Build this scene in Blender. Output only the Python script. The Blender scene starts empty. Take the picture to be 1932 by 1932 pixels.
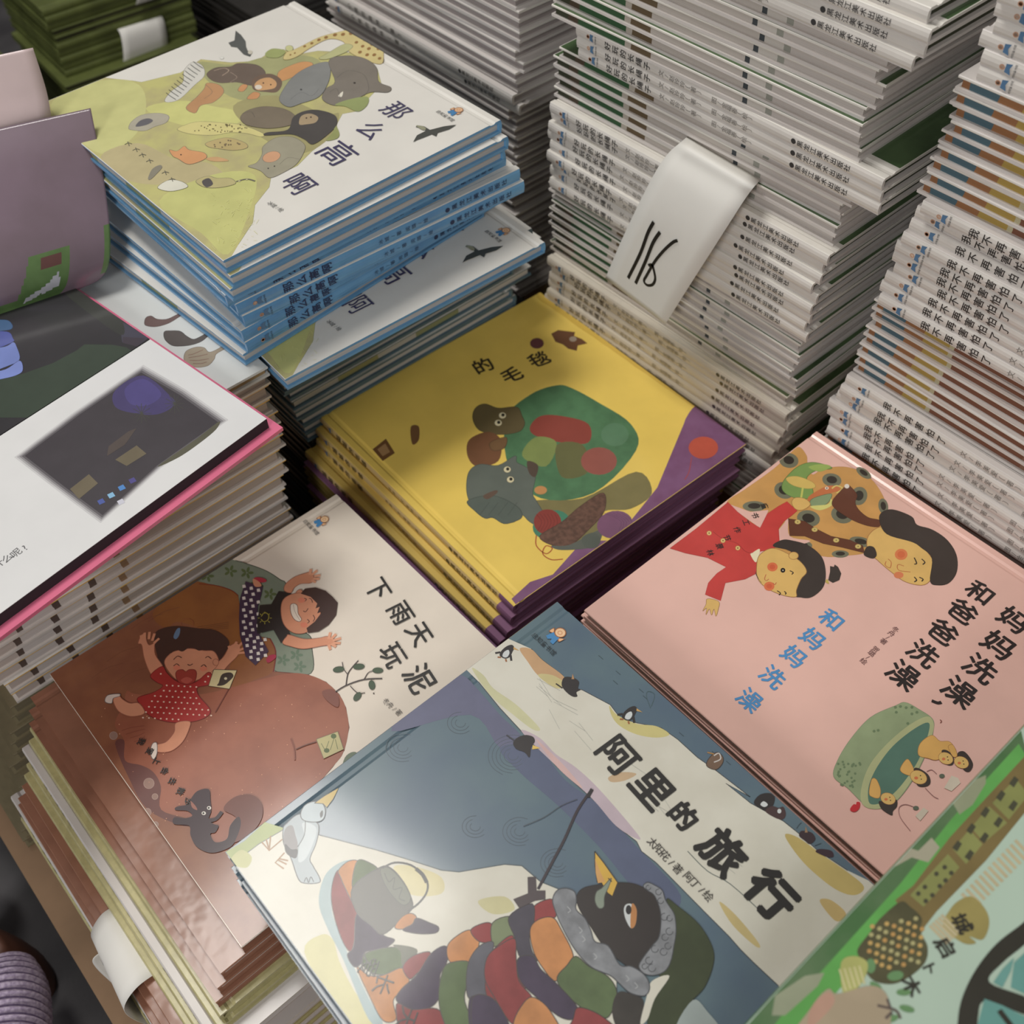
import bpy, bmesh, math, random
from mathutils import Vector, Matrix
random.seed(7)
C = bpy.context.scene.collection
PI = math.pi

# ------------------------------------------------------------------ camera
FPX, CX, CY, CAMH = 2050.0, 966.0, 966.0, 0.98
def _n(v):
    return v.normalized()
_down = _n(Vector((1036 - CX, -(2670 - CY), -FPX)))
UP = -_down
def _hit(px, py, h=1.0):
    r = Vector((px - CX, -(py - CY), -FPX))
    return r * (-h / r.dot(UP))
_s = Vector((0, 0, 0))
for a, b in (((428, 1609), (1049, 1133)), ((599, 795), (1017, 561)), ((421, 493), (937, 228))):
    _s += _n(_hit(*b) - _hit(*a))
AX = _n(_s - UP * _s.dot(UP))
AY = UP.cross(AX)
ROT = Matrix((AX, AY, UP))            # camera axes -> world axes
cam_data = bpy.data.cameras.new('camera')
cam = bpy.data.objects.new('camera', cam_data)
C.objects.link(cam)
cam.matrix_world = Matrix.Translation((0, 0, CAMH)) @ ROT.to_4x4()
cam_data.sensor_width = 36.0
cam_data.sensor_fit = 'HORIZONTAL'
cam_data.lens = 36.0 * FPX / 1932.0
cam_data.clip_start = 0.02
cam_data.dof.use_dof = True
cam_data.dof.focus_distance = 0.70
cam_data.dof.aperture_fstop = 9.0
bpy.context.scene.camera = cam

# ------------------------------------------------------------------ world, lamps, exposure
sc = bpy.context.scene
sc.view_settings.view_transform = 'Standard'
sc.view_settings.look = 'None'
sc.view_settings.gamma = 1.0
sc.view_settings.exposure = 0.0
sc.view_settings.use_curve_mapping = False
w = bpy.data.worlds.new('hall'); sc.world = w; w.use_nodes = True
bg = w.node_tree.nodes['Background']
bg.inputs[0].default_value = (1.0, 0.97, 0.93, 1)
bg.inputs[1].default_value = 0.24

def area(name, loc, target, size, power, col, sy=None):
    d = bpy.data.lights.new(name, 'AREA'); d.energy = power; d.color = col
    d.size = size
    if sy:
        d.shape = 'RECTANGLE'; d.size_y = sy
    o = bpy.data.objects.new(name, d); C.objects.link(o)
    o.location = loc
    o.rotation_euler = (Vector(target) - Vector(loc)).to_track_quat('-Z', 'Y').to_euler()
    return o
area('ceiling_lamp', (0.15, 1.0, 2.3), (0.25, 0.6, 0.4), 0.55, 20.0, (1.0, 0.97, 0.92))
area('side_lamp', (-1.5, -0.5, 1.5), (0.1, 0.5, 0.4), 0.45, 16.0, (1.0, 0.98, 0.96))

# ------------------------------------------------------------------ pixel -> world helpers (real planes)
def ray(px, py):
    return ROT @ Vector((px - CX, -(py - CY), -FPX))
def onz(px, py, z):
    r = ray(px, py); t = (z - CAMH) / r.z
    return Vector((r.x * t, r.y * t, z))
def onx(px, py, x):
    r = ray(px, py); t = x / r.x
    return Vector((x, r.y * t, CAMH + r.z * t))
def ony(px, py, y):
    r = ray(px, py); t = y / r.y
    return Vector((r.x * t, y, CAMH + r.z * t))

# ------------------------------------------------------------------ materials
def lin(c):
    return tuple((x / 12.92 if x <= 0.04045 else ((x + 0.055) / 1.055) ** 2.4) for x in (v / 255.0 for v in c))
MATS = {}
def mat(name, rgb, rough=0.45, k=1.0, var=0.06, scale=30.0, bump=0.0, coat=0.0, rgb2=None, metal=0.0, spec=0.4, crumple=0.0):
    if name in MATS:
        return MATS[name]
    m = bpy.data.materials.new(name); m.use_nodes = True
    nt = m.node_tree; b = nt.nodes['Principled BSDF']
    c1 = tuple(min(0.9, v * k) for v in lin(rgb))
    if rgb2 is None:
        c2 = tuple(v * (1 - var) for v in c1); ca = tuple(min(0.95, v * (1 + var)) for v in c1)
    else:
        ca = c1; c2 = tuple(min(0.9, v * k) for v in lin(rgb2))
    tc = nt.nodes.new('ShaderNodeTexCoord')
    if var > 0 or rgb2 is not None:
        no = nt.nodes.new('ShaderNodeTexNoise'); no.inputs['Scale'].default_value = scale
        no.inputs['Detail'].default_value = 5.0
        nt.links.new(tc.outputs['Object'], no.inputs['Vector'])
        mr = nt.nodes.new('ShaderNodeValToRGB')
        mr.color_ramp.elements[0].position = 0.36; mr.color_ramp.elements[1].position = 0.64
        mr.color_ramp.elements[0].color = (*c2, 1); mr.color_ramp.elements[1].color = (*ca, 1)
        nt.links.new(no.outputs[0], mr.inputs[0])
        nt.links.new(mr.outputs[0], b.inputs['Base Color'])
    else:
        b.inputs['Base Color'].default_value = (*c1, 1)
    b.inputs['Roughness'].default_value = rough
    b.inputs['Metallic'].default_value = metal
    b.inputs['Specular IOR Level'].default_value = spec
    b.inputs['Coat Weight'].default_value = coat
    b.inputs['Coat Roughness'].default_value = 0.12
    if bump > 0 or crumple > 0:
        n2 = nt.nodes.new('ShaderNodeTexNoise'); n2.inputs['Scale'].default_value = 260 if bump else 26
        n2.inputs['Detail'].default_value = 3
        nt.links.new(tc.outputs['Object'], n2.inputs['Vector'])
        bp = nt.nodes.new('ShaderNodeBump'); bp.inputs['Strength'].default_value = bump or crumple
        bp.inputs['Distance'].default_value = 0.0006 if bump else 0.004
        nt.links.new(n2.outputs[0], bp.inputs['Height'])
        nt.links.new(bp.outputs[0], b.inputs['Coat Normal' if crumple else 'Normal'])
        if crumple:
            nt.links.new(bp.outputs[0], b.inputs['Normal'])
    MATS[name] = m
    return m
def ink(rgb, k=1.0, var=0.05, coat=0.0, scale=60, rough=0.4):
    n = 'ink_%02x%02x%02x_%d_%d_%d' % (*rgb, int(k * 10), int(coat * 10), int(var * 100))
    return mat(n, rgb, rough, k, var, scale, coat=coat)

def bands(name, stops, axis='Y', length=0.26, k=1.0, dark=0.82):
    """page edges printed with full-bleed colour: constant colour bands along one axis of the block"""
    if name in MATS:
        return MATS[name]
    m = bpy.data.materials.new(name); m.use_nodes = True
    nt = m.node_tree; b = nt.nodes['Principled BSDF']
    tc = nt.nodes.new('ShaderNodeTexCoord'); sp = nt.nodes.new('ShaderNodeSeparateXYZ')
    nt.links.new(tc.outputs['Object'], sp.inputs[0])
    mr = nt.nodes.new('ShaderNodeMapRange')
    mr.inputs['From Min'].default_value = -length / 2; mr.inputs['From Max'].default_value = length / 2
    no = nt.nodes.new('ShaderNodeTexNoise'); no.inputs['Scale'].default_value = 90
    nt.links.new(tc.outputs['Object'], no.inputs['Vector'])
    ad = nt.nodes.new('ShaderNodeMath'); ad.operation = 'MULTIPLY_ADD'
    ad.inputs[1].default_value = 0.004
    nt.links.new(no.outputs[0], ad.inputs[0]); nt.links.new(sp.outputs[axis], ad.inputs[2])
    nt.links.new(ad.outputs[0], mr.inputs['Value'])
    cr = nt.nodes.new('ShaderNodeValToRGB'); cr.color_ramp.interpolation = 'CONSTANT'
    els = cr.color_ramp.elements
    while len(els) < len(stops):
        els.new(0.5)
    for e, (p, c) in zip(els, stops):
        e.position = p; e.color = (*[min(.9, v * k) for v in lin(c)], 1)
    nt.links.new(mr.outputs[0], cr.inputs[0])
    # fine leaves of paper
    wv = nt.nodes.new('ShaderNodeTexNoise'); mp = nt.nodes.new('ShaderNodeMapping')
    mp.inputs['Scale'].default_value = (6, 6, 2600)
    nt.links.new(tc.outputs['Object'], mp.inputs[0]); nt.links.new(mp.outputs[0], wv.inputs['Vector'])
    wv.inputs['Scale'].default_value = 1.0
    mx = nt.nodes.new('ShaderNodeMix'); mx.data_type = 'RGBA'; mx.blend_type = 'MULTIPLY'
    rr = nt.nodes.new('ShaderNodeMapRange'); rr.inputs['To Min'].default_value = dark - 0.2; rr.inputs['To Max'].default_value = 1.15
    nt.links.new(wv.outputs[0], rr.inputs['Value'])
    mx.inputs[0].default_value = 1.0
    nt.links.new(cr.outputs[0], mx.inputs[6]); nt.links.new(rr.outputs[0], mx.inputs[7])
    nt.links.new(mx.outputs[2], b.inputs['Base Color'])
    b.inputs['Roughness'].default_value = 0.7
    MATS[name] = m
    return m

# ------------------------------------------------------------------ mesh collector
class MB:
    def __init__(s):
        s.v = []; s.f = []; s.m = []; s.mats = []; s.smooth = []
    def slot(s, m):
        if m not in s.mats:
            s.mats.append(m)
        return s.mats.index(m)
    def add(s, vs, fs, m, smooth=False):
        o = len(s.v); k = s.slot(m)
        s.v += [tuple(p) for p in vs]
        for f in fs:
            s.f.append(tuple(o + i for i in f)); s.m.append(k); s.smooth.append(smooth)
    def box(s, x0, x1, y0, y1, z0, z1, m, top=None):
        vs = [(x0, y0, z0), (x1, y0, z0), (x1, y1, z0), (x0, y1, z0), (x0, y0, z1), (x1, y0, z1), (x1, y1, z1), (x0, y1, z1)]
        s.add(vs, [(0, 3, 2, 1), (0, 1, 5, 4), (1, 2, 6, 5), (2, 3, 7, 6), (3, 0, 4, 7)], m)
        s.add(vs[4:], [(0, 1, 2, 3)], top or m)
    def extrude_y(s, prof, y0, y1, m, top=None, smooth=False):
        """closed profile in (x,z), counter-clockwise seen from -y"""
        n = len(prof)
        vs = [(x, y0, z) for x, z in prof] + [(x, y1, z) for x, z in prof]
        fs = []; ft = []
        for i in range(n):
            j = (i + 1) % n
            q = (i, n + i, n + j, j)
            dx = prof[j][0] - prof[i][0]; dz = prof[j][1] - prof[i][1]
            (ft if (top and dx < 0 and abs(dz) < abs(dx) * 1.1) else fs).append(q)
        fs.append(tuple(range(n))); fs.append(tuple(range(2 * n - 1, n - 1, -1)))
        s.add(vs, fs, m, smooth)
        if ft:
            s.add(vs, ft, top, smooth)
    def grid(s, rows, m, smooth=True, closed=False):
        n = len(rows[0]); vs = [p for r in rows for p in r]; fs = []
        for a in range(len(rows) - 1):
            for b in range(n - (0 if closed else 1)):
                c = (b + 1) % n
                fs.append((a * n + b, a * n + c, (a + 1) * n + c, (a + 1) * n + b))
        s.add(vs, fs, m, smooth)
    def mesh(s, name):
        me = bpy.data.meshes.new(name)
        me.from_pydata(s.v, [], s.f)
        for m in s.mats:
            me.materials.append(m)
        for p, k, sm in zip(me.polygons, s.m, s.smooth):
            p.material_index = k; p.use_smooth = sm
        me.update()
        return me

def obj(name, me, parent=None, label=None, loc=None, rot=None):
    if isinstance(me, MB):
        me = me.mesh(name)
    o = bpy.data.objects.new(name, me); C.objects.link(o)
    if parent:
        o.parent = parent
    if label:
        o['label'] = label
    if loc:
        o.location = loc
    if rot:
        o.rotation_euler = rot
    return o
def thing(name, label, cat, loc=(0, 0, 0), rot=(0, 0, 0), group=None):
    o = bpy.data.objects.new(name, None); C.objects.link(o)
    o.empty_display_size = 0.02
    o.location = loc; o.rotation_euler = rot; o['label'] = label; o['category'] = cat
    if group:
        o['group'] = group
    return o
def tag(o, label, cat, group=None):
    o['label'] = label; o['category'] = cat
    if group:
        o['group'] = group
    return o

# ------------------------------------------------------------------ lettering
_G = {}
def glyph(c, off=0.0):
    if (c, off) in _G:
        return _G[(c, off)]
    cu = bpy.data.curves.new('t', 'FONT'); cu.body = c; cu.size = 1; cu.offset = off
    cu.resolution_u = 2
    o = bpy.data.objects.new('t', cu)
    me = o.to_mesh()
    v = [tuple(x.co) for x in me.vertices]; f = [tuple(p.vertices) for p in me.polygons]
    o.to_mesh_clear(); bpy.data.objects.remove(o); bpy.data.curves.remove(cu)
    if v:
        if ord(c) > 0x2000 and c not in '—〔〕':
            cx, cy = 0.52, 0.37
        else:
            cx = (min(p[0] for p in v) + max(p[0] for p in v)) / 2; cy = 0.36
        v = [(p[0] - cx, p[1] - cy) for p in v]
    _G[(c, off)] = (v, f)
    return v, f

def catmull(pts, closed=True, n=5):
    out = []; N = len(pts)
    if N < 3:
        return list(pts)
    rng = range(N) if closed else range(N - 1)
    for i in rng:
        if closed:
            p0, p1, p2, p3 = pts[(i - 1) % N], pts[i], pts[(i + 1) % N], pts[(i + 2) % N]
        else:
            p0, p1, p2, p3 = pts[max(i - 1, 0)], pts[i], pts[i + 1], pts[min(i + 2, N - 1)]
        for k in range(n):
            t = k / n
            out.append(tuple(0.5 * (2 * b + (c - a) * t + (2 * a - 5 * b + 4 * c - d) * t * t + (3 * b - a - 3 * c + d) * t ** 3)
                             for a, b, c, d in zip(p0, p1, p2, p3)))
    if not closed:
        out.append(tuple(pts[-1]))
    return out
def clip(poly, x0, x1, y0, y1):
    for ax, lim, sgn in ((0, x0, 1), (0, x1, -1), (1, y0, 1), (1, y1, -1)):
        out = []
        for i in range(len(poly)):
            a = poly[i - 1]; b = poly[i]
            ia = sgn * (a[ax] - lim) >= 0; ib = sgn * (b[ax] - lim) >= 0
            if ia != ib:
                t = (lim - a[ax]) / (b[ax] - a[ax])
                out.append((a[0] + (b[0] - a[0]) * t, a[1] + (b[1] - a[1]) * t))
            if ib:
                out.append(b)
        poly = out
        if not poly:
            return []
    return poly

class Art:
    """printed picture of one cover: ink shapes lying on the cover's top plane (height z), inside the cover's rectangle"""
    def __init__(s, z, rect, mw, k=1.0, coat=0.3, rz=0.0):
        s.z = z; s.rect = rect; s.inv = mw.inverted(); s.k = k; s.coat = coat; s.rz = rz
        s.mb = MB(); s.d = 0.00004; s.zs = (0, 0, 1)
    def zoom(s, ox, oy, sc_):
        s.zs = (ox, oy, sc_); return s
    def P(s, p):
        q = onz(s.zs[0] + p[0] / s.zs[2], s.zs[1] + p[1] / s.zs[2], s.z)
        q = s.inv @ q
        return (q.x, q.y)
    def m(s, c):
        return c if not isinstance(c, tuple) else ink(c, s.k, coat=s.coat)
    def raw(s, poly, c):
        poly = clip(poly, *s.rect)
        q = []
        for p in poly:
            if not q or (abs(p[0] - q[-1][0]) + abs(p[1] - q[-1][1])) > 2e-5:
                q.append(p)
        if len(q) > 2:
            ar = sum(q[i - 1][0] * q[i][1] - q[i][0] * q[i - 1][1] for i in range(len(q)))
            if ar < 0:
                q.reverse()
            s.d += 0.0000022
            s.mb.add([(p[0], p[1], s.d) for p in q], [tuple(range(len(q)))], s.m(c))
    def poly(s, pts, c, sm=True, line=None, lw=1.2):
        if sm:
            pts = catmull(pts)
        s.raw([s.P(p) for p in pts], c)
        if line:
            s.stroke(list(pts) + [pts[0]], lw, line, sm=False)
    def stroke(s, pts, wpx, c, sm=True, taper=False):
        """wpx: width in photo pixels"""
        if sm and len(pts) > 2:
            pts = catmull(pts, False, 4)
        q = [Vector(s.P(p)) for p in pts]
        wm = wpx * 0.00036 * (0.98 - s.z) / 0.62
        L = []; R = []
        for i, p in enumerate(q):
            a = q[max(i - 1, 0)]; b = q[min(i + 1, len(q) - 1)]
            d = b - a
            if d.length < 1e-7:
                continue
            n_ = Vector((-d.y, d.x)).normalized() * wm / 2
            if taper:
                n_ *= 1 - 0.8 * i / (len(q) - 1)
            L.append(p + n_); R.append(p - n_)
        s.d += 0.0000022
        x0, x1, y0, y1 = s.rect
        for i in range(len(L) - 1):
            quad = [L[i], L[i + 1], R[i + 1], R[i]]
            if all(x0 <= p.x <= x1 and y0 <= p.y <= y1 for p in quad):
                ar = (L[i + 1] - L[i]).cross(R[i] - L[i])
                if ar < 0:
                    quad.reverse()
                s.mb.add([(p.x, p.y, s.d) for p in quad], [(0, 1, 2, 3)], s.m(c))
    def ell(s, c0, rx, ry, c, ang=0, n=20, line=None, lw=1.2):
        ca, sa = math.cos(math.radians(ang)), math.sin(math.radians(ang))
        pts = [(c0[0] + rx * math.cos(t) * ca - ry * math.sin(t) * sa, c0[1] + rx * math.cos(t) * sa + ry * math.sin(t) * ca)
               for t in (2 * PI * i / n for i in range(n))]
        s.poly(pts, c, sm=False, line=line, lw=lw)
    def dots(s, pts, r, c):
        for p in pts:
            s.ell(p, r, r * 0.9, c, n=8)
    def char(s, ch, p, em, ang, c, off=0.0, sx=1.0):
        v, f = glyph(ch, 0.0)
        x, y = s.P(p); a = math.radians(ang) - s.rz; ca, sa = math.cos(a), math.sin(a)
        x0, x1, y0, y1 = s.rect
        nb = 1 if off <= 0 else (4 if off < .03 else 8)
        for b_ in range(nb):
            bx = 0 if nb == 1 else off * math.cos(2 * PI * b_ / nb + .4); by = 0 if nb == 1 else off * math.sin(2 * PI * b_ / nb + .4)
            s.d += 0.0000008
            vs = [(x + ((gx + bx) * sx * ca - (gy + by) * sa) * em, y + ((gx + bx) * sx * sa + (gy + by) * ca) * em) for gx, gy in v]
            vs = [(min(max(q[0], x0), x1), min(max(q[1], y0), y1), s.d) for q in vs]
            s.mb.add(vs, f, s.m(c))
    def run(s, st, p0, p1, em, ang, c, off=0.0):
        n = len(st)
        for i, ch in enumerate(st):
            t = i / max(1, n - 1)
            if ch != ' ':
                s.char(ch, (p0[0] + (p1[0] - p0[0]) * t, p0[1] + (p1[1] - p0[1]) * t), em, ang, c, off)
    def local(s, o, rt, up, e):
        return (o[0] + (rt[0] * e[0] + up[0] * e[1]), o[1] + (rt[1] * e[0] + up[1] * e[1]))
    def emblem(s, p, ang, u=0.001, dark=(40, 42, 45)):
        """publisher's little figure with its five letters below"""
        o = Vector(s.P(p)); a = math.radians(ang) - s.rz
        rt = Vector((math.cos(a), math.sin(a))) * u; up = Vector((-math.sin(a), math.cos(a))) * u
        def at(x, y):
            q = o + rt * x + up * y
            return (q.x, q.y)
        def disc(x, y, rx, ry, c, n=16):
            s.raw([at(x + rx * math.cos(2 * PI * i / n), y + ry * math.sin(2 * PI * i / n)) for i in range(n)], c)
        br = (150, 95, 60); sk = (232, 190, 150); bl = (70, 130, 180)
        s.raw([at(*q) for q in catmull([(-5, 4), (-2.2, 5.2), (-4.5, 8)])], br)
        s.raw([at(*q) for q in catmull([(-4.7, 4.5), (-2.6, 5.3), (-4.4, 7.3)])], (225, 175, 130))
        s.raw([at(*q) for q in catmull([(4.5, 3.2), (2.2, 4.6), (4.9, 6.8), (5.6, 9)])], br)
        s.raw([at(*q) for q in catmull([(4.4, 3.7), (2.8, 4.8), (4.8, 6.6)])], (225, 175, 130))
        s.raw([at(*q) for q in ((-2.6, 5.6), (2.6, 5.4), (3.4, -.5), (1.0, -.6), (0, 1.6), (-1.6, -.2), (-3.8, .6))], bl)
        disc(.3, 8.2, 3.6, 3.5, br); disc(.3, 8.2, 3.0, 2.9, sk); disc(.3, 8.0, 1.6, 1.5, (205, 150, 110)); disc(.3, 8.0, 1.0, .95, sk)
        for i, ch in enumerate('启知童书馆'):
            v, f = glyph(ch, 0); q = at(-8 + i * 3.9, -4.2)
            ca, sa = math.cos(a), math.sin(a); em = 3.9 * u
            s.d += 0.000001
            s.mb.add([(q[0] + (gx * ca - gy * sa) * em, q[1] + (gx * sa + gy * ca) * em, s.d) for gx, gy in v], f, s.m(dark))

# ------------------------------------------------------------------ books
TH = 0.0089
TB = 0.0104
BT = 0.0020      # board thickness
def board_prof(x0, x1, z0, z1, hinge):
    """cross-section of one cover board, chamfered, with the hinge groove beside the spine (x0 side)"""
    c = 0.0005
    p = [(x0 + c, z0), (x1 - c, z0), (x1, z0 + c), (x1, z1 - c), (x1 - c, z1)]
    if hinge:
        p += [(x0 + 0.0115, z1), (x0 + 0.0095, z1 - 0.0009), (x0 + 0.0070, z1 - 0.0010), (x0 + 0.0052, z1)]
    p += [(x0 + c, z1), (x0, z1 - c), (x0, z0 + c)]
    return p
def spine_prof(x0, t, th):
    b = 0.0009
    return [(x0 + 0.0018, 0.0003), (x0 + 0.0018, th - 0.0003), (x0 + 0.0002, th - 0.0003), (x0 - b * .7, th * .75), (x0 - b, th * .5), (x0 - b * .7, th * .25), (x0 + 0.0002, 0.0003)][::-1]

def book_meshes(kind, W, H, top, edge, spine, pages, back=None, spine_text=None, th=TH, k=1.0, panel=None):
    x0, x1 = -W / 2, W / 2
    d = {}
    f = MB(); f.extrude_y(board_prof(x0, x1, th - BT, th, True), -H / 2, H / 2, edge, top=top)
    if panel:
        f.add([(x0 + .016, -H / 2 + .0006, th + .00006), (x1 - .0006, -H / 2 + .0006, th + .00006), (x1 - .0006, H / 2 - .0006, th + .00006), (x0 + .016, H / 2 - .0006, th + .00006)], [(0, 1, 2, 3)], panel)
        rp = random.Random(21); br_ = ink((112, 72, 52), 1, .1)
        for q_ in range(22):
            cx_, cy_, r1, r2 = rp.uniform(x0 + .03, x1 - .02), rp.uniform(-H / 2 + .02, H / 2 - .02), rp.uniform(.003, .008), rp.uniform(.002, .005)
            f.add([(cx_ + r1 * math.cos(t) * (1 + .25 * math.sin(3 * t)), cy_ + r2 * math.sin(t), th + .0001) for t in (2 * PI * i / 12 for i in range(12))], [tuple(range(12))], br_ if q_ % 3 else ink((150, 150, 120), 1, .1))
    b = MB(); b.box(x0, x1, -H / 2, H / 2, 0, BT, back or edge)
    s = MB(); s.extrude_y(spine_prof(x0, 0, th), -H / 2 + 0.0002, H / 2 - 0.0002, spine, smooth=False)
    p = MB(); p.box(x0 + 0.0015, x1 - 0.0020, -H / 2 + 0.0026, H / 2 - 0.0026, BT, th - BT, pages)
    if spine_text:
        z = th / 2
        for st, start, end, em, off, col in spine_text:
            mt = ink(col, 1.0, 0) if isinstance(col, tuple) else col
            n = len(st)
            for i, ch in enumerate(st):
                if ch == ' ':
                    continue
                v, fc = glyph(ch, 0)
                y = H / 2 - (start + (end - start) * i / max(1, n - 1))
                for b_ in ((0,) if off <= 0 else (-off, off)):
                    s.add([(x0 - 0.0011 - .00001 * (b_ > 0), y + (gy + b_) * em, min(max(z + (gx + b_ * .8) * em * 0.95, .0004), th - .0004)) for gx, gy in v], [tuple(reversed(q)) for q in fc], mt)
        # small publisher figure near the head of the spine
        def dot(y, zz, ry, rz_, c):
            s.add([(x0 - 0.00115, H / 2 - y + ry * math.cos(a), zz + rz_ * math.sin(a)) for a in (2 * PI * i / 10 for i in range(10))], [tuple(range(9, -1, -1))], c)
        dot(0.0135, z - .0003, 0.0017, 0.0015, ink((196, 150, 122), 1, 0)); dot(0.0135, z - .0003, 0.0012, 0.0010, ink((222, 204, 188), 1, 0))
        s.add([(x0 - .00125, H / 2 - .0155, z + .0022), (x0 - .00125, H / 2 - .0155, z - .0024), (x0 - .00125, H / 2 - .0192, z - .003), (x0 - .00125, H / 2 - .018, z), (x0 - .00125, H / 2 - .0192, z + .003)], [(0, 1, 2, 3, 4)], ink((88, 124, 160), 1, 0))
        for i, ch in enumerate('启知童书馆'):
            v, fc = glyph(ch, 0)
            s.add([(x0 - 0.0011, H / 2 - .0212 + gy * .0016, .0014 + i * .0015 + gx * .0015) for gx, gy in v], [tuple(reversed(q)) for q in fc], ink((55, 60, 66), 1, 0))
    d['front_cover'] = f.mesh('front_cover'); d['back_cover'] = b.mesh('back_cover')
    d['spine'] = s.mesh('spine'); d['page_block'] = p.mesh('page_block')
    return d
KIND = {}
SIDE = {'-X': 0.0, '-Y': PI / 2, '+X': PI, '+Y': -PI / 2}
NAMES = {'rope': 'storybook', 'fear': 'storybook', 'plain': 'storybook', 'far_green': 'album', 'black': 'album', 'gold': 'hardcover_book', 'slate': 'hardcover_book', 'lime': 'hardcover_book', 'mud': 'hardcover_book'}
def place(kind, cx, cy, z, side, label, cat='book', group=None, jit=0.0, tilt=(0, 0), name=None):
    md, W, H, th = KIND[kind]
    name = name or NAMES.get(kind, 'picture_book')
    o = thing(name, label, cat, (cx, cy, z), (tilt[0], tilt[1], SIDE[side] + jit), group)
    for n, me in md.items():
        obj(n, me, o)
    return o
def box_at(kind, side, xmin=None, ymax=None, ymin=None, xmax=None):
    md, W, H, th = KIND[kind]
    sx, sy = (W, H) if side in ('-X', '+X') else (H, W)
    cx = xmin + sx / 2 if xmin is not None else xmax - sx / 2
    cy = ymax - sy / 2 if ymax is not None else ymin + sy / 2
    return cx, cy

white = (226, 223, 217)
paperE = bands('page_edge_white', [(0, (214, 208, 200))], k=.9)
M_white_spine = mat('white_laminate', (222, 217, 211), 0.32, 1.0, 0.03, 40, coat=0.15)
M_white_edge = mat('white_board_edge', (228, 224, 216), 0.4, 1.0, 0.03, 60, coat=0.1)
M_white_back = mat('white_back_cover', (212, 206, 202), 0.35, 1.0, 0.03, 30, coat=0.15)
inkd = (45, 43, 44); inkg = (125, 120, 116)

# ------------------------------------------------------------------ setting: floor and pallet
fm = MB(); fm.box(-3, 4, -2.5, 5, -0.05, 0, mat('dark_floor', (92, 90, 92), 0.55, 1.0, 0.25, 9, bump=0.3, rgb2=(66, 64, 68)))
o = obj('floor', fm); o['kind'] = 'structure'
wb = mat('carton_board', (150, 122, 96), 0.8, 1.0, 0.15, 14)
def pallet(name, x0, x1, y0, y1, z1, label):
    t = thing(name, label, 'pallet', ((x0 + x1) / 2, (y0 + y1) / 2, 0))
    X, Y = (x1 - x0) / 2, (y1 - y0) / 2
    n = 9
    for i in range(n):
        m = MB(); a = -X + 2 * X * i / n
        m.box(a, a + 2 * X / n - 0.012, -Y, Y, z1 - 0.018, z1, wb); obj('deck_board', m, t)
    for i in range(3):
        m = MB(); yy = -Y + (2 * Y - 0.09) * i / 2
        m.box(-X, X - 0.012, yy, yy + 0.09, 0, z1 - 0.018, wb); obj('bearer', m, t)
    return t
PZ = 0.10
pallet('pallet', -0.095, 0.90, -0.28, 1.02, PZ, 'low brown pallet under the book stacks, its edge showing at the lower left')

def carton(x0, x1, y0, y1, z0, z1, label):
    t = thing('cardboard_box', label, 'box', ((x0 + x1) / 2, (y0 + y1) / 2, z0))
    X, Y, h = (x1 - x0) / 2, (y1 - y0) / 2, z1 - z0 - .0003
    m = MB(); e = .004
    m.box(-X, -X + e, -Y, Y, 0, h - e, wb); m.box(X - e, X, -Y, Y, 0, h - e, wb)
    m.box(-X + e, X - e, -Y, -Y + e, 0, h - e, wb); m.box(-X + e, X - e, Y - e, Y, 0, h - e, wb); m.box(-X + e, X - e, -Y + e, Y - e, 0, e, wb)
    obj('box_wall', m, t)
    for a, b in ((-Y, -.001), (.001, Y)):
        m = MB(); m.box(-X, X, a, b, h - e, h, wb); obj('flap', m, t)
    return t
# hall walls, far off
wm = mat('hall_wall', (150, 146, 140), .9, 1.0, .05, 3)
m = MB(); m.box(-3, 4, 5.0, 5.1, 0, 3, wm); o = obj('wall_back', m); o['kind'] = 'structure'
m = MB(); m.box(4.0, 4.1, -2.5, 5.1, 0, 3, wm); o = obj('wall_right', m); o['kind'] = 'structure'

# ------------------------------------------------------------------ cover pictures
def cover_book(kind, ctr, z, side, jit, label, k, base, artfn, group=None, tag_name='picture_book', coat=0.35):
    """a book whose front cover carries its printed picture; its meshes are kept so copies can share them"""
    md, W, H, th = KIND[kind]
    rz = SIDE[side] + jit
    mw = Matrix.Translation((ctr[0], ctr[1], z)) @ Matrix.Rotation(rz, 4, 'Z')
    art = Art(z + th, (-W / 2 + .0004, W / 2 - .0004, -H / 2 + .0004, H / 2 - .0004), mw, k, coat, rz)
    artfn(art)
    mb = MB()
    mb.extrude_y(board_prof(-W / 2, W / 2, th - BT, th, True), -H / 2, H / 2, md['_edge'], top=base)
    hx0, hx1 = -W / 2 + .0052, -W / 2 + .0115
    vs = []
    for (x, y, zz) in art.mb.v:
        dz = th + zz
        if hx0 < x < hx1:
            dz -= 0.0
        vs.append((x, y, dz))
    off = len(mb.v); mb.v += vs
    for f_, mi in zip(art.mb.f, art.mb.m):
        mb.f.append(tuple(off + i for i in f_)); mb.m.append(mb.slot(art.mb.mats[mi])); mb.smooth.append(False)
    me = mb.mesh('front_cover')
    md2 = dict(md); md2['front_cover'] = me
    KIND[kind + '_art'] = (md2, W, H, th)
    return place(kind + '_art', ctr[0], ctr[1], z, side, label, group=group, jit=jit, name=tag_name)
_pl = place
NAMES = {'rope': 'storybook', 'fear': 'storybook', 'plain': 'storybook', 'far_green': 'album', 'black': 'album', 'gold': 'hardcover_book', 'slate': 'hardcover_book', 'lime': 'hardcover_book', 'mud': 'hardcover_book'}
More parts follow.
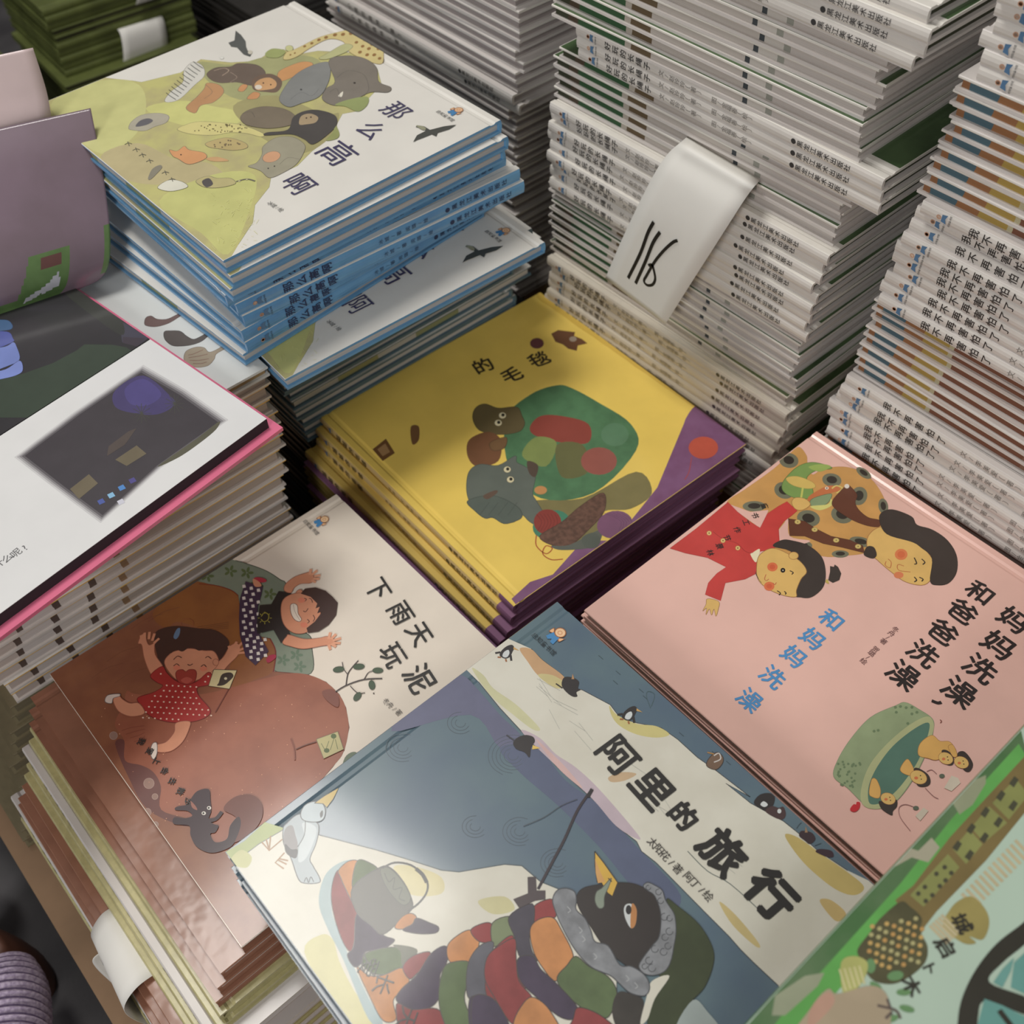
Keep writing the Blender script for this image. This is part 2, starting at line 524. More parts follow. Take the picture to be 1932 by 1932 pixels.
def place(kind, cx, cy, z, side, label, cat='book', group=None, jit=0.0, tilt=(0, 0), name=None):
    md, W, H, th = KIND[kind]
    name = name or NAMES.get(kind, 'picture_book')
    o = thing(name, label, cat, (cx, cy, z), (tilt[0], tilt[1], SIDE[side] + jit), group)
    for n in ('front_cover', 'back_cover', 'spine', 'page_block'):
        obj(n, md[n], o)
    return o
def defkind(kind, W, H, top, edge, spine, pages, **kw):
    md = book_meshes(kind, W, H, top, edge, spine, pages, **kw)
    md['_edge'] = edge
    KIND[kind] = (md, W, H, kw.get('th', TH))

def art_animal(a):
    G = (197, 195, 132)
    hill = [(62, 196), (90, 185), (192, 146), (248, 152), (267, 155), (341, 137), (379, 112), (435, 118), (485, 115), (512, 96), (534, 93), (560, 103), (600, 96), (680, 100), (712, 130), (720, 160), (693, 188), (679, 209), (646, 215), (635, 235), (639, 259), (615, 266), (588, 286), (561, 313), (511, 336), (508, 353), (481, 387), (477, 420), (450, 461), (437, 483), (421, 495), (300, 400), (183, 295)]
    a.poly(hill, mat('print_meadow', (198, 194, 128), .4, a.k, .1, 55, coat=.3, rgb2=(184, 176, 128)), sm=False, line=(150, 150, 110), lw=1.0)
    a.poly([(100, 190), (190, 152), (262, 160), (275, 210), (250, 260), (190, 290), (120, 235)], (204, 203, 140))
    a.poly([(190, 295), (260, 270), (330, 300), (400, 310), (430, 350), (330, 350), (240, 340)], (192, 180, 138))
    a.poly([(275, 205), (340, 190), (400, 200), (460, 215), (430, 240), (340, 235)], (208, 207, 135))
    a.poly([(300, 380), (400, 330), (480, 330), (470, 400), (430, 480), (380, 440)], (200, 200, 130))
    a.poly([(375, 118), (440, 122), (520, 104), (600, 112), (600, 160), (470, 190), (400, 160)], (168, 168, 122))
    a.poly([(440, 200), (520, 180), (610, 215), (640, 215), (620, 262), (560, 290), (480, 250)], (165, 158, 112))
    a.zoom(0, 0, 3.22)
    ln = (110, 105, 95)
    # zebra
    a.poly([(1000, 610), (1040, 555), (1110, 500), (1118, 430), (1170, 378), (1230, 400), (1242, 460), (1180, 520), (1095, 600), (1030, 622)], (215, 213, 205), line=ln)
    for i in range(11):
        t = i / 10; x = 1035 + 165 * t; y = 590 - 190 * t
        a.stroke([(x - 26, y - 26), (x, y - 6), (x + 34, y + 16)], 2.6, (66, 66, 66))
    # antelope
    a.poly([(1130, 655), (1195, 590), (1240, 540), (1258, 505), (1330, 515), (1360, 560), (1300, 620), (1220, 642), (1185, 688)], (190, 145, 105), line=ln)
    a.stroke([(1250, 515), (1290, 560), (1240, 600)], 1.2, ln)
    # buffalo
    a.poly([(1256, 450), (1310, 412), (1400, 405), (1450, 385), (1560, 395), (1612, 440), (1595, 500), (1530, 520), (1440, 500), (1350, 505), (1290, 490)], (112, 98, 88), line=(80, 72, 66))
    a.stroke([(1300, 430), (1360, 415), (1390, 430), (1350, 460)], 2.2, (190, 170, 150))
    a.stroke([(1400, 440), (1440, 470), (1400, 500), (1430, 500)], 1.6, (170, 150, 135))
    # lion
    a.poly([(1690, 440), (1760, 400), (1840, 375), (1900, 385), (1880, 420), (1800, 460), (1700, 495)], (208, 155, 105), line=ln)
    a.poly([(1540, 480), (1590, 455), (1650, 450), (1705, 480), (1712, 520), (1680, 560), (1620, 560), (1550, 550), (1530, 520)], (118, 98, 84))
    a.poly([(1545, 515), (1580, 482), (1640, 472), (1680, 500), (1670, 535), (1610, 548), (1560, 548)], (205, 160, 115), line=ln)
    a.dots([(1600, 505), (1645, 515)], 5, (60, 50, 45)); a.ell((1570, 530), 22, 14, (225, 215, 200))
    a.poly([(1445, 550), (1470, 515), (1505, 520), (1480, 555)], (205, 150, 105), line=ln)
    a.poly([(1500, 600), (1540, 560), (1580, 570), (1560, 600)], (205, 150, 105), line=ln)
    # warthog with open mouth
    a.poly([(782, 778), (800, 740), (860, 700), (960, 688), (1025, 705), (1010, 745), (940, 770), (880, 795), (800, 790)], (178, 172, 155), line=(120, 120, 120))
    a.poly([(825, 770), (850, 735), (900, 720), (930, 735), (890, 760)], (105, 103, 108))
    # cheetah
    a.poly([(1078, 782), (1130, 758), (1190, 742), (1260, 740), (1360, 748), (1470, 760), (1600, 812), (1585, 832), (1500, 812), (1400, 806), (1300, 822), (1180, 818), (1100, 800)], (214, 205, 140), line=ln)
    rr = random.Random(3)
    a.dots([(rr.uniform(1180, 1500), rr.uniform(756, 804)) for _ in range(46)], 4.2, (100, 90, 60))
    # hyena
    a.poly([(1250, 872), (1330, 845), (1400, 840), (1490, 870), (1500, 900), (1420, 915), (1330, 905), (1270, 895)], (190, 172, 120), line=ln)
    a.dots([(rr.uniform(1300, 1460), rr.uniform(855, 898)) for _ in range(14)], 5.5, (120, 105, 80))
    # fox
    a.poly([(1030, 912), (1075, 920), (1120, 890), (1150, 912), (1240, 930), (1250, 965), (1150, 1000), (1080, 965), (1050, 950)], (218, 160, 112), line=ln)
    a.poly([(1250, 965), (1320, 955), (1390, 978), (1300, 982)], (205, 165, 120))
    a.dots([(1100, 942)], 5, (60, 50, 45))
    # hippo calf
    a.poly([(1508, 1012), (1560, 990), (1592, 940), (1600, 890), (1680, 838), (1780, 835), (1850, 880), (1845, 930), (1800, 1000), (1722, 1050), (1640, 1082), (1590, 1045), (1560, 1030)], (160, 155, 135), line=(110, 105, 95))
    a.ell((1650, 955), 56, 32, (208, 160, 125), -15, line=ln); a.stroke([(1700, 1000), (1750, 960), (1820, 970)], 1.2, ln)
    a.dots([(1630, 1025), (1668, 1012)], 5, (70, 65, 60))
    # raccoon
    a.poly([(1190, 1102), (1260, 1072), (1320, 1085), (1400, 1085), (1430, 1118), (1330, 1142), (1240, 1138)], (190, 180, 130), line=ln)
    a.poly([(1230, 1100), (1270, 1085), (1295, 1120), (1260, 1140), (1235, 1125)], (90, 85, 85))
    a.stroke([(1435, 1105), (1500, 1090), (1550, 1102)], 5, (110, 105, 95))
    a.stroke([(1450, 1100), (1460, 1105)], 6, (190, 185, 150), sm=False); a.stroke([(1495, 1092), (1505, 1094)], 6, (190, 185, 150), sm=False)
    # lamb
    a.poly([(958, 1140), (1010, 1102), (1060, 1095), (1115, 1110), (1140, 1138), (1060, 1162), (1000, 1160)], (222, 220, 205), line=ln)
    # small mouse, marks
    a.poly([(900, 1085), (925, 1030), (970, 1005), (985, 1020), (950, 1060), (915, 1092)], (140, 135, 120))
    for p in ((780, 876), (828, 912), (866, 945), (910, 981), (1005, 1052), (1045, 1094)):
        a.stroke([(p[0] - 22, p[1] + 4), (p[0], p[1] - 6), (p[0] + 22, p[1])], 2.0, (95, 95, 85)); a.stroke([(p[0] - 4, p[1] - 14), (p[0] + 6, p[1] + 12)], 2.0, (95, 95, 85))
    # eagle
    a.poly([(1432, 188), (1465, 215), (1492, 252), (1495, 285), (1505, 310), (1535, 315), (1520, 346), (1480, 332), (1440, 290), (1405, 285), (1388, 262), (1425, 248)], (92, 94, 92), sm=False)
    a.ell((1520, 320), 14, 12, (205, 200, 185))
    a.ell((1348, 354), 12, 7, (225, 224, 218), line=(180, 180, 170), lw=.8)
    a.ell((1758, 296), 24, 18, (205, 205, 150), line=ln)
    a.zoom(400, 0, 2.972)
    # giraffes
    gir = [(400, 332), (418, 296), (450, 285), (500, 262), (600, 212), (700, 184), (805, 165), (870, 195), (948, 240), (962, 330), (940, 362), (850, 335), (770, 292), (735, 235), (650, 222), (550, 272), (480, 318), (430, 336)]
    a.poly(gir, (214, 198, 140), line=(150, 125, 85))
    sp = (150, 112, 66)
    for x, y, r in ((520, 262, 9), (560, 245, 10), (600, 226, 11), (640, 212, 12), (690, 198, 13), (735, 195, 13), (780, 190, 13), (825, 200, 13), (860, 225, 13), (900, 250, 14), (935, 275, 13), (880, 275, 12), (845, 262, 11), (810, 240, 11), (830, 295, 12), (870, 310, 12), (910, 310, 12), (940, 330, 11), (440, 310, 6), (465, 300, 6)):
        a.ell((x, y), r, r * .7, sp, -20, n=8)
    a.poly([(300, 300), (340, 275), (400, 282), (410, 300), (370, 325), (310, 322)], (160, 168, 110))
    a.poly([(600, 330), (650, 300), (740, 250), (790, 260), (760, 290), (690, 320), (640, 335)], (190, 190, 140), line=ln)
    # rhino
    a.poly([(378, 562), (410, 490), (470, 420), (560, 370), (650, 350), (665, 400), (650, 470), (600, 545), (500, 582), (430, 602)], (135, 136, 134), line=(100, 100, 100))
    a.stroke([(440, 560), (500, 520), (560, 540), (600, 500)], 1.2, (100, 100, 100)); a.ell((500, 505), 6, 5, (70, 70, 70))
    # elephant
    a.poly([(655, 345), (740, 315), (850, 328), (922, 380), (935, 460), (1003, 492), (985, 520), (890, 520), (800, 562), (700, 595), (620, 560), (640, 500), (690, 460)], (128, 121, 112), line=(92, 88, 82))
    a.stroke([(700, 440), (760, 400), (850, 420), (880, 500), (850, 540)], 1.4, (96, 92, 86)); a.ell((800, 468), 7, 5, (50, 45, 42))
    a.poly([(708, 540), (735, 515), (728, 545)], (225, 220, 205)); a.stroke([(720, 560), (700, 500), (660, 520)], 1.2, (96, 92, 86))
    a.poly([(690, 590), (770, 560), (870, 545), (872, 590), (820, 628), (750, 600)], (150, 160, 105))
    a.poly([(640, 790), (680, 740), (690, 700), (715, 750), (700, 780)], (150, 155, 100))
    # boar
    a.poly([(160, 660), (200, 622), (290, 600), (400, 612), (468, 655), (450, 700), (330, 722), (230, 712), (180, 695)], (125, 114, 98), line=(95, 88, 78))
    a.stroke([(170, 640), (220, 630), (240, 660)], 1.4, (90, 84, 76))
    # gorilla
    a.poly([(425, 730), (455, 660), (520, 625), (600, 620), (690, 650), (698, 705), (640, 765), (565, 812), (515, 782), (440, 755), (300, 762), (310, 745)], (78, 74, 72))
    a.poly([(490, 700), (500, 655), (550, 640), (595, 660), (580, 690), (530, 700)], (170, 150, 120)); a.dots([(530, 665), (555, 660)], 5, (60, 50, 45))
    # lines on grass, eagle on the right
    for _ in range(60):
        x, y = rr.uniform(0, 260), rr.uniform(1060, 1400)
        a.stroke([(x, y), (x + rr.uniform(-25, 25), y + rr.uniform(-25, 25))], .8, (222, 220, 160), sm=False)
    a.poly([(1128, 800), (1150, 762), (1198, 738), (1185, 725), (1142, 715), (1150, 706), (1190, 712), (1222, 732), (1300, 712), (1370, 703), (1330, 728), (1265, 748), (1258, 768), (1232, 756), (1185, 775), (1150, 788)], (72, 74, 70), sm=False)
    a.poly([(1145, 708), (1185, 712), (1200, 728), (1180, 732)], (150, 150, 125))
    a.zoom(0, 0, 1)
    c = (66, 62, 96)
    for ch, p, em in (('那', (748, 210), .0225), ('么', (703, 247), .0225), ('高', (638, 290), .0285), ('啊', (564, 348), .0235)):
        a.char(ch, p, em, -90, c)
    a.run('冰城/绘', (510, 385), (530, 397), .0042, -90, (90, 90, 90))
    a.emblem((849, 216), -90)

def art_yellow(a):
    pur = mat('print_plum', (122, 84, 118), .4, a.k, .08, 50, coat=.3, rgb2=(112, 72, 104))
    a.poly([(975, 1143), (965, 1130), (1000, 1098), (1043, 1084), (1100, 1020), (1160, 1020), (1240, 920), (1290, 800), (1318, 762), (1425, 842)], pur, sm=False)
    a.poly([(1290, 800), (1318, 762), (1340, 790), (1300, 850)], pur)
    ol = (118, 110, 70)
    a.poly([(1000, 950), (1100, 940), (1200, 890), (1230, 930), (1190, 960), (1140, 965), (1130, 1000), (1060, 1030)], ol)
    # green blanket with patches
    a.poly([(955, 790), (1000, 745), (1050, 727), (1080, 733), (1130, 760), (1190, 800), (1200, 850), (1120, 930), (1020, 940), (960, 880)], mat('print_green_blanket', (74, 112, 78), .45, a.k, .15, 60, coat=.2))
    a.poly([(1000, 805), (1020, 785), (1060, 785), (1110, 800), (1110, 835), (1060, 835), (1010, 822)], (132, 62, 52))
    a.poly([(985, 860), (1010, 825), (1050, 835), (1030, 880)], (120, 132, 76))
    a.poly([(1050, 840), (1100, 840), (1110, 890), (1060, 900)], (96, 96, 60))
    a.ell((1130, 870), 34, 26, (140, 80, 70)); a.ell((1160, 820), 26, 22, (84, 120, 90))
    # brown young dinosaur
    a.poly([(897, 770), (915, 762), (940, 770), (975, 768), (985, 785), (990, 800), (978, 815), (940, 820), (905, 812), (892, 790)], (96, 84, 56), line=(60, 55, 40))
    a.poly([(885, 830), (920, 815), (945, 830), (940, 870), (900, 880), (882, 860)], (112, 76, 52))
    a.poly([(925, 835), (955, 825), (952, 845), (930, 850)], (112, 84, 56), line=(70, 55, 40))
    # blue-grey horned dinosaur
    a.poly([(885, 890), (905, 876), (940, 878), (972, 860), (975, 872), (990, 880), (1010, 895), (1005, 930), (1012, 945), (1035, 985), (1030, 1000), (1000, 985), (985, 972), (970, 985), (950, 985), (930, 975), (910, 975), (897, 962), (885, 945), (880, 920)], (92, 98, 90), line=(66, 72, 66))
    a.poly([(882, 945), (897, 965), (915, 978), (930, 977), (950, 988), (968, 985), (985, 975), (975, 955), (930, 935)], (84, 92, 84), line=(62, 68, 62))
    for x in (905, 922, 940, 958):
        a.stroke([(x + 18, 948), (x, 972)], .9, (66, 72, 66), sm=False)
    a.poly([(995, 870), (1015, 878), (1010, 900), (998, 892)], (80, 66, 56)); a.poly([(912, 935), (935, 925), (938, 930), (920, 942)], (92, 74, 62))
    for x, y, r in ((948, 784, 7), (940, 798, 7), (957, 886, 7), (963, 905, 7)):
        a.ell((x, y), r, r * .85, (205, 195, 160), line=(70, 66, 50), lw=.7); a.ell((x + 1, y - 1), r * .45, r * .45, (40, 38, 32))
    # wool and basket
    a.ell((1020, 925), 12, 8, (180, 130, 80)); a.ell((1040, 990), 36, 26, (66, 120, 95), -20)
    a.ell((1033, 985), 26, 24, (128, 54, 46)); 
    for i in range(6):
        a.stroke([(1012 + i * 7, 970), (1022 + i * 6, 985), (1014 + i * 6, 1002)], .9, (96, 40, 36))
    a.poly([(1018, 1012), (1060, 985), (1095, 955), (1138, 930), (1140, 965), (1110, 1000), (1075, 1030), (1045, 1030)], mat('print_basket', (92, 66, 54), .5, a.k, .25, 300), line=(70, 50, 42))
    a.poly([(1040, 1030), (1075, 1028), (1130, 1000), (1136, 1010), (1120, 1032), (1060, 1038)], (88, 92, 84))
    a.poly([(1098, 1015), (1120, 1005), (1133, 1018), (1125, 1033), (1105, 1033)], (82, 88, 80))
    a.stroke([(1012, 1010), (1012, 1030), (1030, 1045), (1042, 1035), (1030, 1030), (1024, 1045), (1040, 1056), (1062, 1055)], 2.2, (160, 74, 44))
    a.ell((1160, 990), 34, 26, (116, 78, 104), -10)
    for i in range(5):
        a.stroke([(1140 + i * 8, 968), (1172 + i * 5, 985), (1160 + i * 4, 1014)], .8, (90, 58, 84))
    # red balloon
    a.ell((1327, 845), 28, 21, (178, 80, 62)); a.stroke([(1305, 862), (1300, 890), (1292, 905)], 1.5, (165, 70, 62))
    # purple squiggles
    a.stroke([(1024, 1120), (1050, 1110), (1064, 1094), (1052, 1092), (1062, 1102), (1080, 1086), (1100, 1065), (1108, 1060), (1098, 1058)], 1.3, (96, 56, 88))
    a.stroke([(1080, 1085), (1092, 1070), (1105, 1052)], 1.1, (96, 56, 88))
    # clock, plum ball, pictures on the wall
    a.poly([(1040, 630), (1053, 623), (1085, 627), (1083, 634), (1098, 640), (1108, 648), (1090, 652), (1088, 662), (1072, 658), (1062, 650), (1048, 645)], (100, 66, 44), sm=False)
    a.ell((1081, 640), 7, 5, (150, 135, 120)); a.ell((1013, 648), 13, 10, (98, 58, 60))
    a.poly([(703, 848), (728, 828), (745, 855), (722, 870)], (110, 76, 46), sm=False); a.poly([(712, 848), (727, 837), (736, 853), (722, 861)], (160, 125, 85), sm=False)
    a.poly([(775, 806), (790, 805), (790, 830), (778, 838)], (112, 80, 52))
    c = (52, 42, 30)
    for ch, p in (('的', (912, 690)), ('毛', (966, 707)), ('毯', (1018, 678))):
        a.char(ch, p, .0195, -14, c, .022)

def art_brown(a):
    a.zoom(0, 1000, 3.22)
    gr = (118, 128, 112)
    a.poly([(1130, 320), (1190, 262), (1345, 176), (1430, 185), (1600, 240), (1700, 300), (1740, 340), (1760, 560), (1880, 640), (1896, 720), (1890, 870), (1700, 870), (1500, 700), (1350, 400)], gr, line=(60, 66, 56), lw=1.6)
    for x, y in ((1400, 250), (1500, 260), (1260, 280), (1640, 390), (1560, 340), (1720, 790), (1820, 830), (1800, 760)):
        for k in range(5):
            t = k * 1.257
            a.ell((x + 24 * math.cos(t), y + 20 * math.sin(t)), 18, 9, (84, 98, 62) if y < 700 else (92, 112, 92), math.degrees(t), n=8)
    mud = mat('print_mud', (136, 88, 62), .38, a.k, .1, 45, coat=.45, rgb2=(122, 76, 56))
    a.poly([(60, 820), (290, 860), (1120, 320)] + [(1200, 322), (1300, 335), (1400, 365), (1445, 400), (1460, 500), (1480, 580), (1520, 640), (1640, 660), (1672, 740), (1660, 860), (1750, 868), (1870, 880), (1980, 925), (2060, 1000), (2100, 1080), (2120, 1200), (2090, 1340), (2020, 1440), (1700, 1800), (1620, 2700), (1400, 2500), (200, 900)], mud, sm=False, line=(96, 52, 40), lw=1.8)
    a.poly([(1130, 322), (1300, 336), (1400, 365), (1445, 400), (1460, 500), (1480, 580), (1520, 640), (1640, 665), (1670, 740), (1655, 860), (1560, 905), (1390, 945), (1390, 700), (1100, 560), (1010, 600), (930, 500)], mat('print_ochre_mud', (140, 90, 50), .4, a.k, .1, 40, coat=.4, rgb2=(126, 78, 46)))
    a.stroke([(1130, 322), (1300, 336), (1400, 365), (1448, 400)], 2.0, (120, 50, 36))
    a.stroke([(1640, 660), (1675, 740), (1662, 862)], 2.4, (110, 44, 36))
    rm = mat('print_red_mud', (150, 92, 70), .36, a.k, .1, 35, coat=.45, rgb2=(136, 80, 60))
    a.poly([(770, 980), (850, 1000), (1200, 1000), (1390, 960), (1560, 915), (1750, 872), (1870, 880), (1980, 925), (2060, 1000), (2100, 1080), (2118, 1200), (2090, 1340), (2020, 1440), (1700, 1780), (1400, 1950), (1230, 1900), (1150, 1760), (980, 1700), (978, 1560), (930, 1470), (860, 1430), (760, 1400), (755, 1280), (700, 1190), (720, 1120), (755, 1080)], rm)
    a.poly([(755, 1280), (760, 1400), (860, 1430), (935, 1475), (978, 1560), (980, 1700), (1150, 1760), (1120, 1800), (900, 1700), (780, 1500), (700, 1300)], (100, 62, 56))
    for p in ((700, 930), (650, 800), (560, 900), (900, 560), (800, 600)):
        a.stroke([(p[0], p[1]), (p[0] + 90, p[1] - 60), (p[0] + 190, p[1] - 90)], 1.0, (112, 70, 52))
    for i in range(4):
        a.stroke([(1200 + i * 20, 590 + i * 9), (1300 + i * 15, 575 + i * 8), (1390, 560 + i * 12)], 1.0, (96, 60, 40)); a.stroke([(740 + i * 25, 1220 + i * 22), (800 + i * 22, 1200 + i * 24), (880, 1190 + i * 20)], 1.0, (116, 62, 48))
    # bubbles
    for x, y, r in ((690, 1250, 24), (655, 1430, 24), (905, 1540, 32), (942, 1620, 18), (895, 1715, 24), (945, 1790, 18), (910, 1880, 14), (1490, 2070, 16), (1545, 2085, 22)):
        a.ell((x, y), r, r, (140, 112, 100), line=(160, 134, 124), lw=.8)
    rr = random.Random(5)
    for _ in range(90):
        a.ell((rr.uniform(600, 2000), rr.uniform(950, 1800)), rr.uniform(1.5, 4), rr.uniform(1.5, 4), (205, 150, 118), n=6)
    # yellow plant marks right rim
    a.poly([(2095, 1385), (2160, 1350), (2200, 1420), (2080, 1500)], (96, 110, 90))
    # girl -------------------------------------------------
    sk = (198, 136, 106); skl = (150, 92, 72); hair = (66, 46, 40)
    a.stroke([(1110, 600), (1100, 560), (1140, 540), (1175, 560), (1165, 600)], 1.2, (150, 92, 60))
    a.poly([(940, 640), (985, 600), (1080, 585), (1210, 600), (1300, 608), (1370, 650), (1392, 700), (1340, 790), (1300, 830), (1000, 830), (955, 760)], hair)
    a.poly([(860, 640), (880, 640), (905, 700), (950, 680), (940, 700), (945, 760), (990, 830), (980, 860), (925, 885), (880, 790), (862, 700), (840, 690)], sk, line=skl)
    for q in ([(862, 690), (858, 640)], [(880, 670), (880, 625)], [(905, 665), (910, 620)], [(925, 675), (940, 630)], [(935, 690), (968, 660)]):
        a.stroke(q, 5, sk, sm=False)
    a.poly([(1300, 830), (1360, 770), (1395, 710), (1440, 690), (1460, 720), (1440, 770), (1380, 830), (1310, 920), (1270, 880)], sk, line=skl)
    for q in ([(1400, 730), (1390, 706)], [(1420, 710), (1440, 680)], [(1440, 720), (1478, 680)], [(1450, 735), (1500, 712)], [(1445, 750), (1495, 745)]):
        a.stroke(q, 5, sk, sm=False)
    a.poly([(1000, 810), (1040, 750), (1100, 730), (1160, 722), (1240, 735), (1300, 740), (1330, 800), (1300, 850), (1230, 900), (1130, 930), (1060, 900)], sk, line=skl)
    a.poly([(1040, 750), (1070, 728), (1110, 740), (1160, 712), (1210, 735), (1260, 722), (1320, 745), (1310, 700), (1060, 700)], hair)
    a.ell((1312, 805), 18, 20, sk, line=skl)
    a.poly([(1068, 880), (1080, 855), (1110, 850), (1130, 862), (1150, 850), (1185, 852), (1195, 880), (1180, 925), (1130, 940), (1085, 925)], (150, 60, 50), line=(110, 40, 36))
    a.poly([(1100, 915), (1135, 895), (1170, 912), (1135, 935)], (176, 84, 72))
    for q in ([(1055, 790), (1080, 768), (1105, 778)], [(1248, 780), (1265, 770), (1285, 785)], [(1055, 828), (1075, 815), (1092, 830)], [(1222, 832), (1240, 820), (1255, 835)], [(1140, 818), (1155, 824), (1172, 815)]):
        a.stroke(q, 1.8, (84, 52, 44))
    for p in ((1075, 838), (1238, 845)):
        a.ell(p, 22, 15, (204, 122, 96))
    a.poly([(1055, 650), (1075, 605), (1095, 600), (1090, 640), (1070, 665)], (96, 120, 148))
    red = (156, 50, 46)
    a.poly([(915, 885), (985, 830), (1015, 870), (1065, 915), (1130, 940), (1200, 920), (1270, 865), (1300, 920), (1260, 945), (1200, 960), (1210, 1010), (1280, 1100), (1230, 1150), (1120, 1172), (1010, 1165), (910, 1130), (850, 1060), (840, 1020), (930, 990), (990, 950), (950, 925)], red, line=(110, 36, 36))
    for i in range(12):
        for j in range(9):
            x = 870 + i * 36 + (j % 2) * 18; y = 870 + j * 34 + i * 2
            if (abs(x - 1060) < 60 + (y - 940) * .95 and 955 < y < 1155) or (945 < x < 985 and 860 < y < 900) or (1215 < x < 1275 and 890 < y < 930) or (1010 < x < 1200 and 940 < y < 990):
                a.ell((x, y), 6, 5, (222, 190, 170), n=8)
    a.poly([(1070, 1175), (1152, 1165), (1150, 1210), (1110, 1290), (1040, 1345), (960, 1350), (950, 1310), (1010, 1290), (1060, 1230)], sk, line=skl)
    a.poly([(920, 1320), (935, 1295), (955, 1300), (955, 1360), (935, 1395), (918, 1370)], (214, 200, 188), line=(110, 100, 96))
    a.poly([(845, 1055), (790, 1055), (745, 1030), (720, 1005), (690, 1030), (700, 1070), (730, 1110), (800, 1135), (880, 1115)], sk, line=skl)
    a.poly([(640, 1030), (660, 1005), (725, 998), (728, 1012), (690, 1025), (680, 1055), (645, 1050)], (205, 190, 178), line=(110, 100, 96))
    # flag with animal
    a.stroke([(1395, 960), (1350, 1040), (1310, 1110)], 2.0, (104, 52, 40))
    a.poly([(1300, 850), (1440, 855), (1395, 968), (1268, 950)], (196, 182, 138), sm=False, line=(70, 60, 50))
    a.poly([(1330, 930), (1350, 880), (1400, 868), (1420, 890), (1395, 920), (1360, 945), (1320, 948)], (58, 50, 44)); a.ell((1372, 905), 9, 8, (190, 180, 150))
    # boy ------------------------------------------------------
    a.zoom(400, 1000, 3.22)
    pl = (62, 46, 66)
    a.poly([(205, 315), (250, 330), (310, 345), (300, 400), (280, 470), (275, 560), (270, 600), (345, 740), (265, 825), (205, 770), (170, 640), (165, 540), (170, 420)], pl, sm=False)
    for i in range(4):
        for j in range(14):
            x = 195 + i * 44 + (j % 2) * 12 - j * 0.5 + (max(0, j - 8)) * 12; y = 345 + j * 36 + i * 12
            if y < 800 and x < 330 - (0 if y > 600 else 40):
                a.poly([(x - 10, y - 8), (x + 8, y - 11), (x + 12, y + 8), (x - 8, y + 10)], (205, 196, 188), sm=False)
    a.ell((293, 306), 40, 15, (168, 50, 66), 10); a.poly([(250, 300), (290, 320), (300, 345), (260, 345)], sk)
    a.poly([(330, 790), (350, 765), (385, 760), (388, 780), (345, 810)], (150, 40, 64))
    bk = (42, 38, 36)
    a.poly([(405, 375), (480, 385), (490, 420), (440, 470), (430, 530), (450, 580), (480, 640), (420, 690), (375, 610), (275, 635), (278, 560), (290, 460), (360, 455)], bk, sm=False)
    a.stroke([(300, 530), (320, 505), (345, 520), (340, 550), (315, 560), (300, 545)], 1.6, (150, 140, 60)); 
    for t in range(8):
        a.stroke([(322 + 30 * math.cos(t * .785), 538 + 26 * math.sin(t * .785)), (322 + 42 * math.cos(t * .785), 538 + 38 * math.sin(t * .785))], 1.5, (150, 140, 60), sm=False)
    a.poly([(440, 370), (450, 330), (500, 290), (570, 265), (605, 260), (620, 300), (600, 325), (540, 330), (500, 355), (480, 385)], sk, line=skl)
    for q in ([(595, 275), (602, 240)], [(610, 275), (640, 248)], [(622, 285), (660, 278)], [(615, 300), (655, 300)], [(605, 310), (632, 320)]):
        a.stroke(q, 5.5, (208, 150, 120), sm=False)
    a.poly([(455, 650), (470, 640), (560, 665), (650, 660), (700, 650), (740, 670), (730, 700), (680, 705), (560, 725), (480, 710), (430, 690)], sk, line=skl)
    for q in ([(710, 665), (720, 625)], [(725, 665), (755, 635)], [(735, 675), (785, 660)], [(735, 690), (782, 690)], [(725, 695), (755, 712)], [(710, 700), (720, 730)]):
        a.stroke(q, 5.5, (208, 150, 120), sm=False)
    a.ell((530, 390), 26, 20, sk, -60, line=skl)
    a.poly([(420, 480), (440, 420), (500, 390), (570, 390), (640, 430), (660, 520), (620, 590), (560, 630), (490, 625), (435, 570)], sk, line=skl)
    a.poly([(540, 390), (565, 360), (630, 352), (690, 372), (735, 410), (765, 445), (755, 520), (710, 580), (650, 620), (585, 630), (575, 600), (625, 560), (670, 500), (640, 510), (655, 470), (630, 480), (640, 450), (600, 410)], hair, sm=False)
    a.poly([(478, 460), (500, 450), (520, 465), (525, 510), (545, 545), (530, 560), (500, 545), (480, 505)], (214, 200, 184), line=(110, 80, 70))
    a.stroke([(495, 455), (505, 500), (535, 552)], .8, (150, 130, 120))
    for q in ([(560, 440), (575, 425), (560, 418)], [(590, 418), (605, 425), (612, 445)], [(580, 545), (592, 560), (580, 570)], [(615, 520), (625, 540), (615, 560)], [(555, 495), (570, 500), (585, 480)]):
        a.stroke(q, 1.6, (84, 52, 44))
    a.ell((545, 430), 22, 16, (204, 122, 96)); a.ell((560, 580), 22, 16, (204, 122, 96))
    # plant twig
    tw = (58, 50, 50); lf = (66, 82, 62)
    a.stroke([(735, 998), (810, 950), (920, 912), (1035, 905)], 2.4, tw); a.stroke([(815, 945), (825, 880), (850, 840), (890, 795)], 1.8, tw)
    a.stroke([(825, 880), (800, 845), (792, 805)], 1.5, tw); a.stroke([(925, 910), (950, 870), (985, 858)], 1.5, tw); a.stroke([(840, 950), (885, 992), (930, 992)], 1.5, tw)
    for x, y, r1, r2, an in ((770, 850, 34, 17, -8), (893, 833, 34, 17, -5), (1008, 856, 32, 16, 0), (972, 945, 28, 19, 80), (884, 1015, 30, 18, -50)):
        a.ell((x, y), r1, r2, lf, an, line=(46, 60, 46), lw=.8)
    a.ell((983, 995), 5, 4, tw); a.poly([(670, 985), (735, 975), (770, 1020), (765, 1080), (700, 1040)], (120, 72, 60))
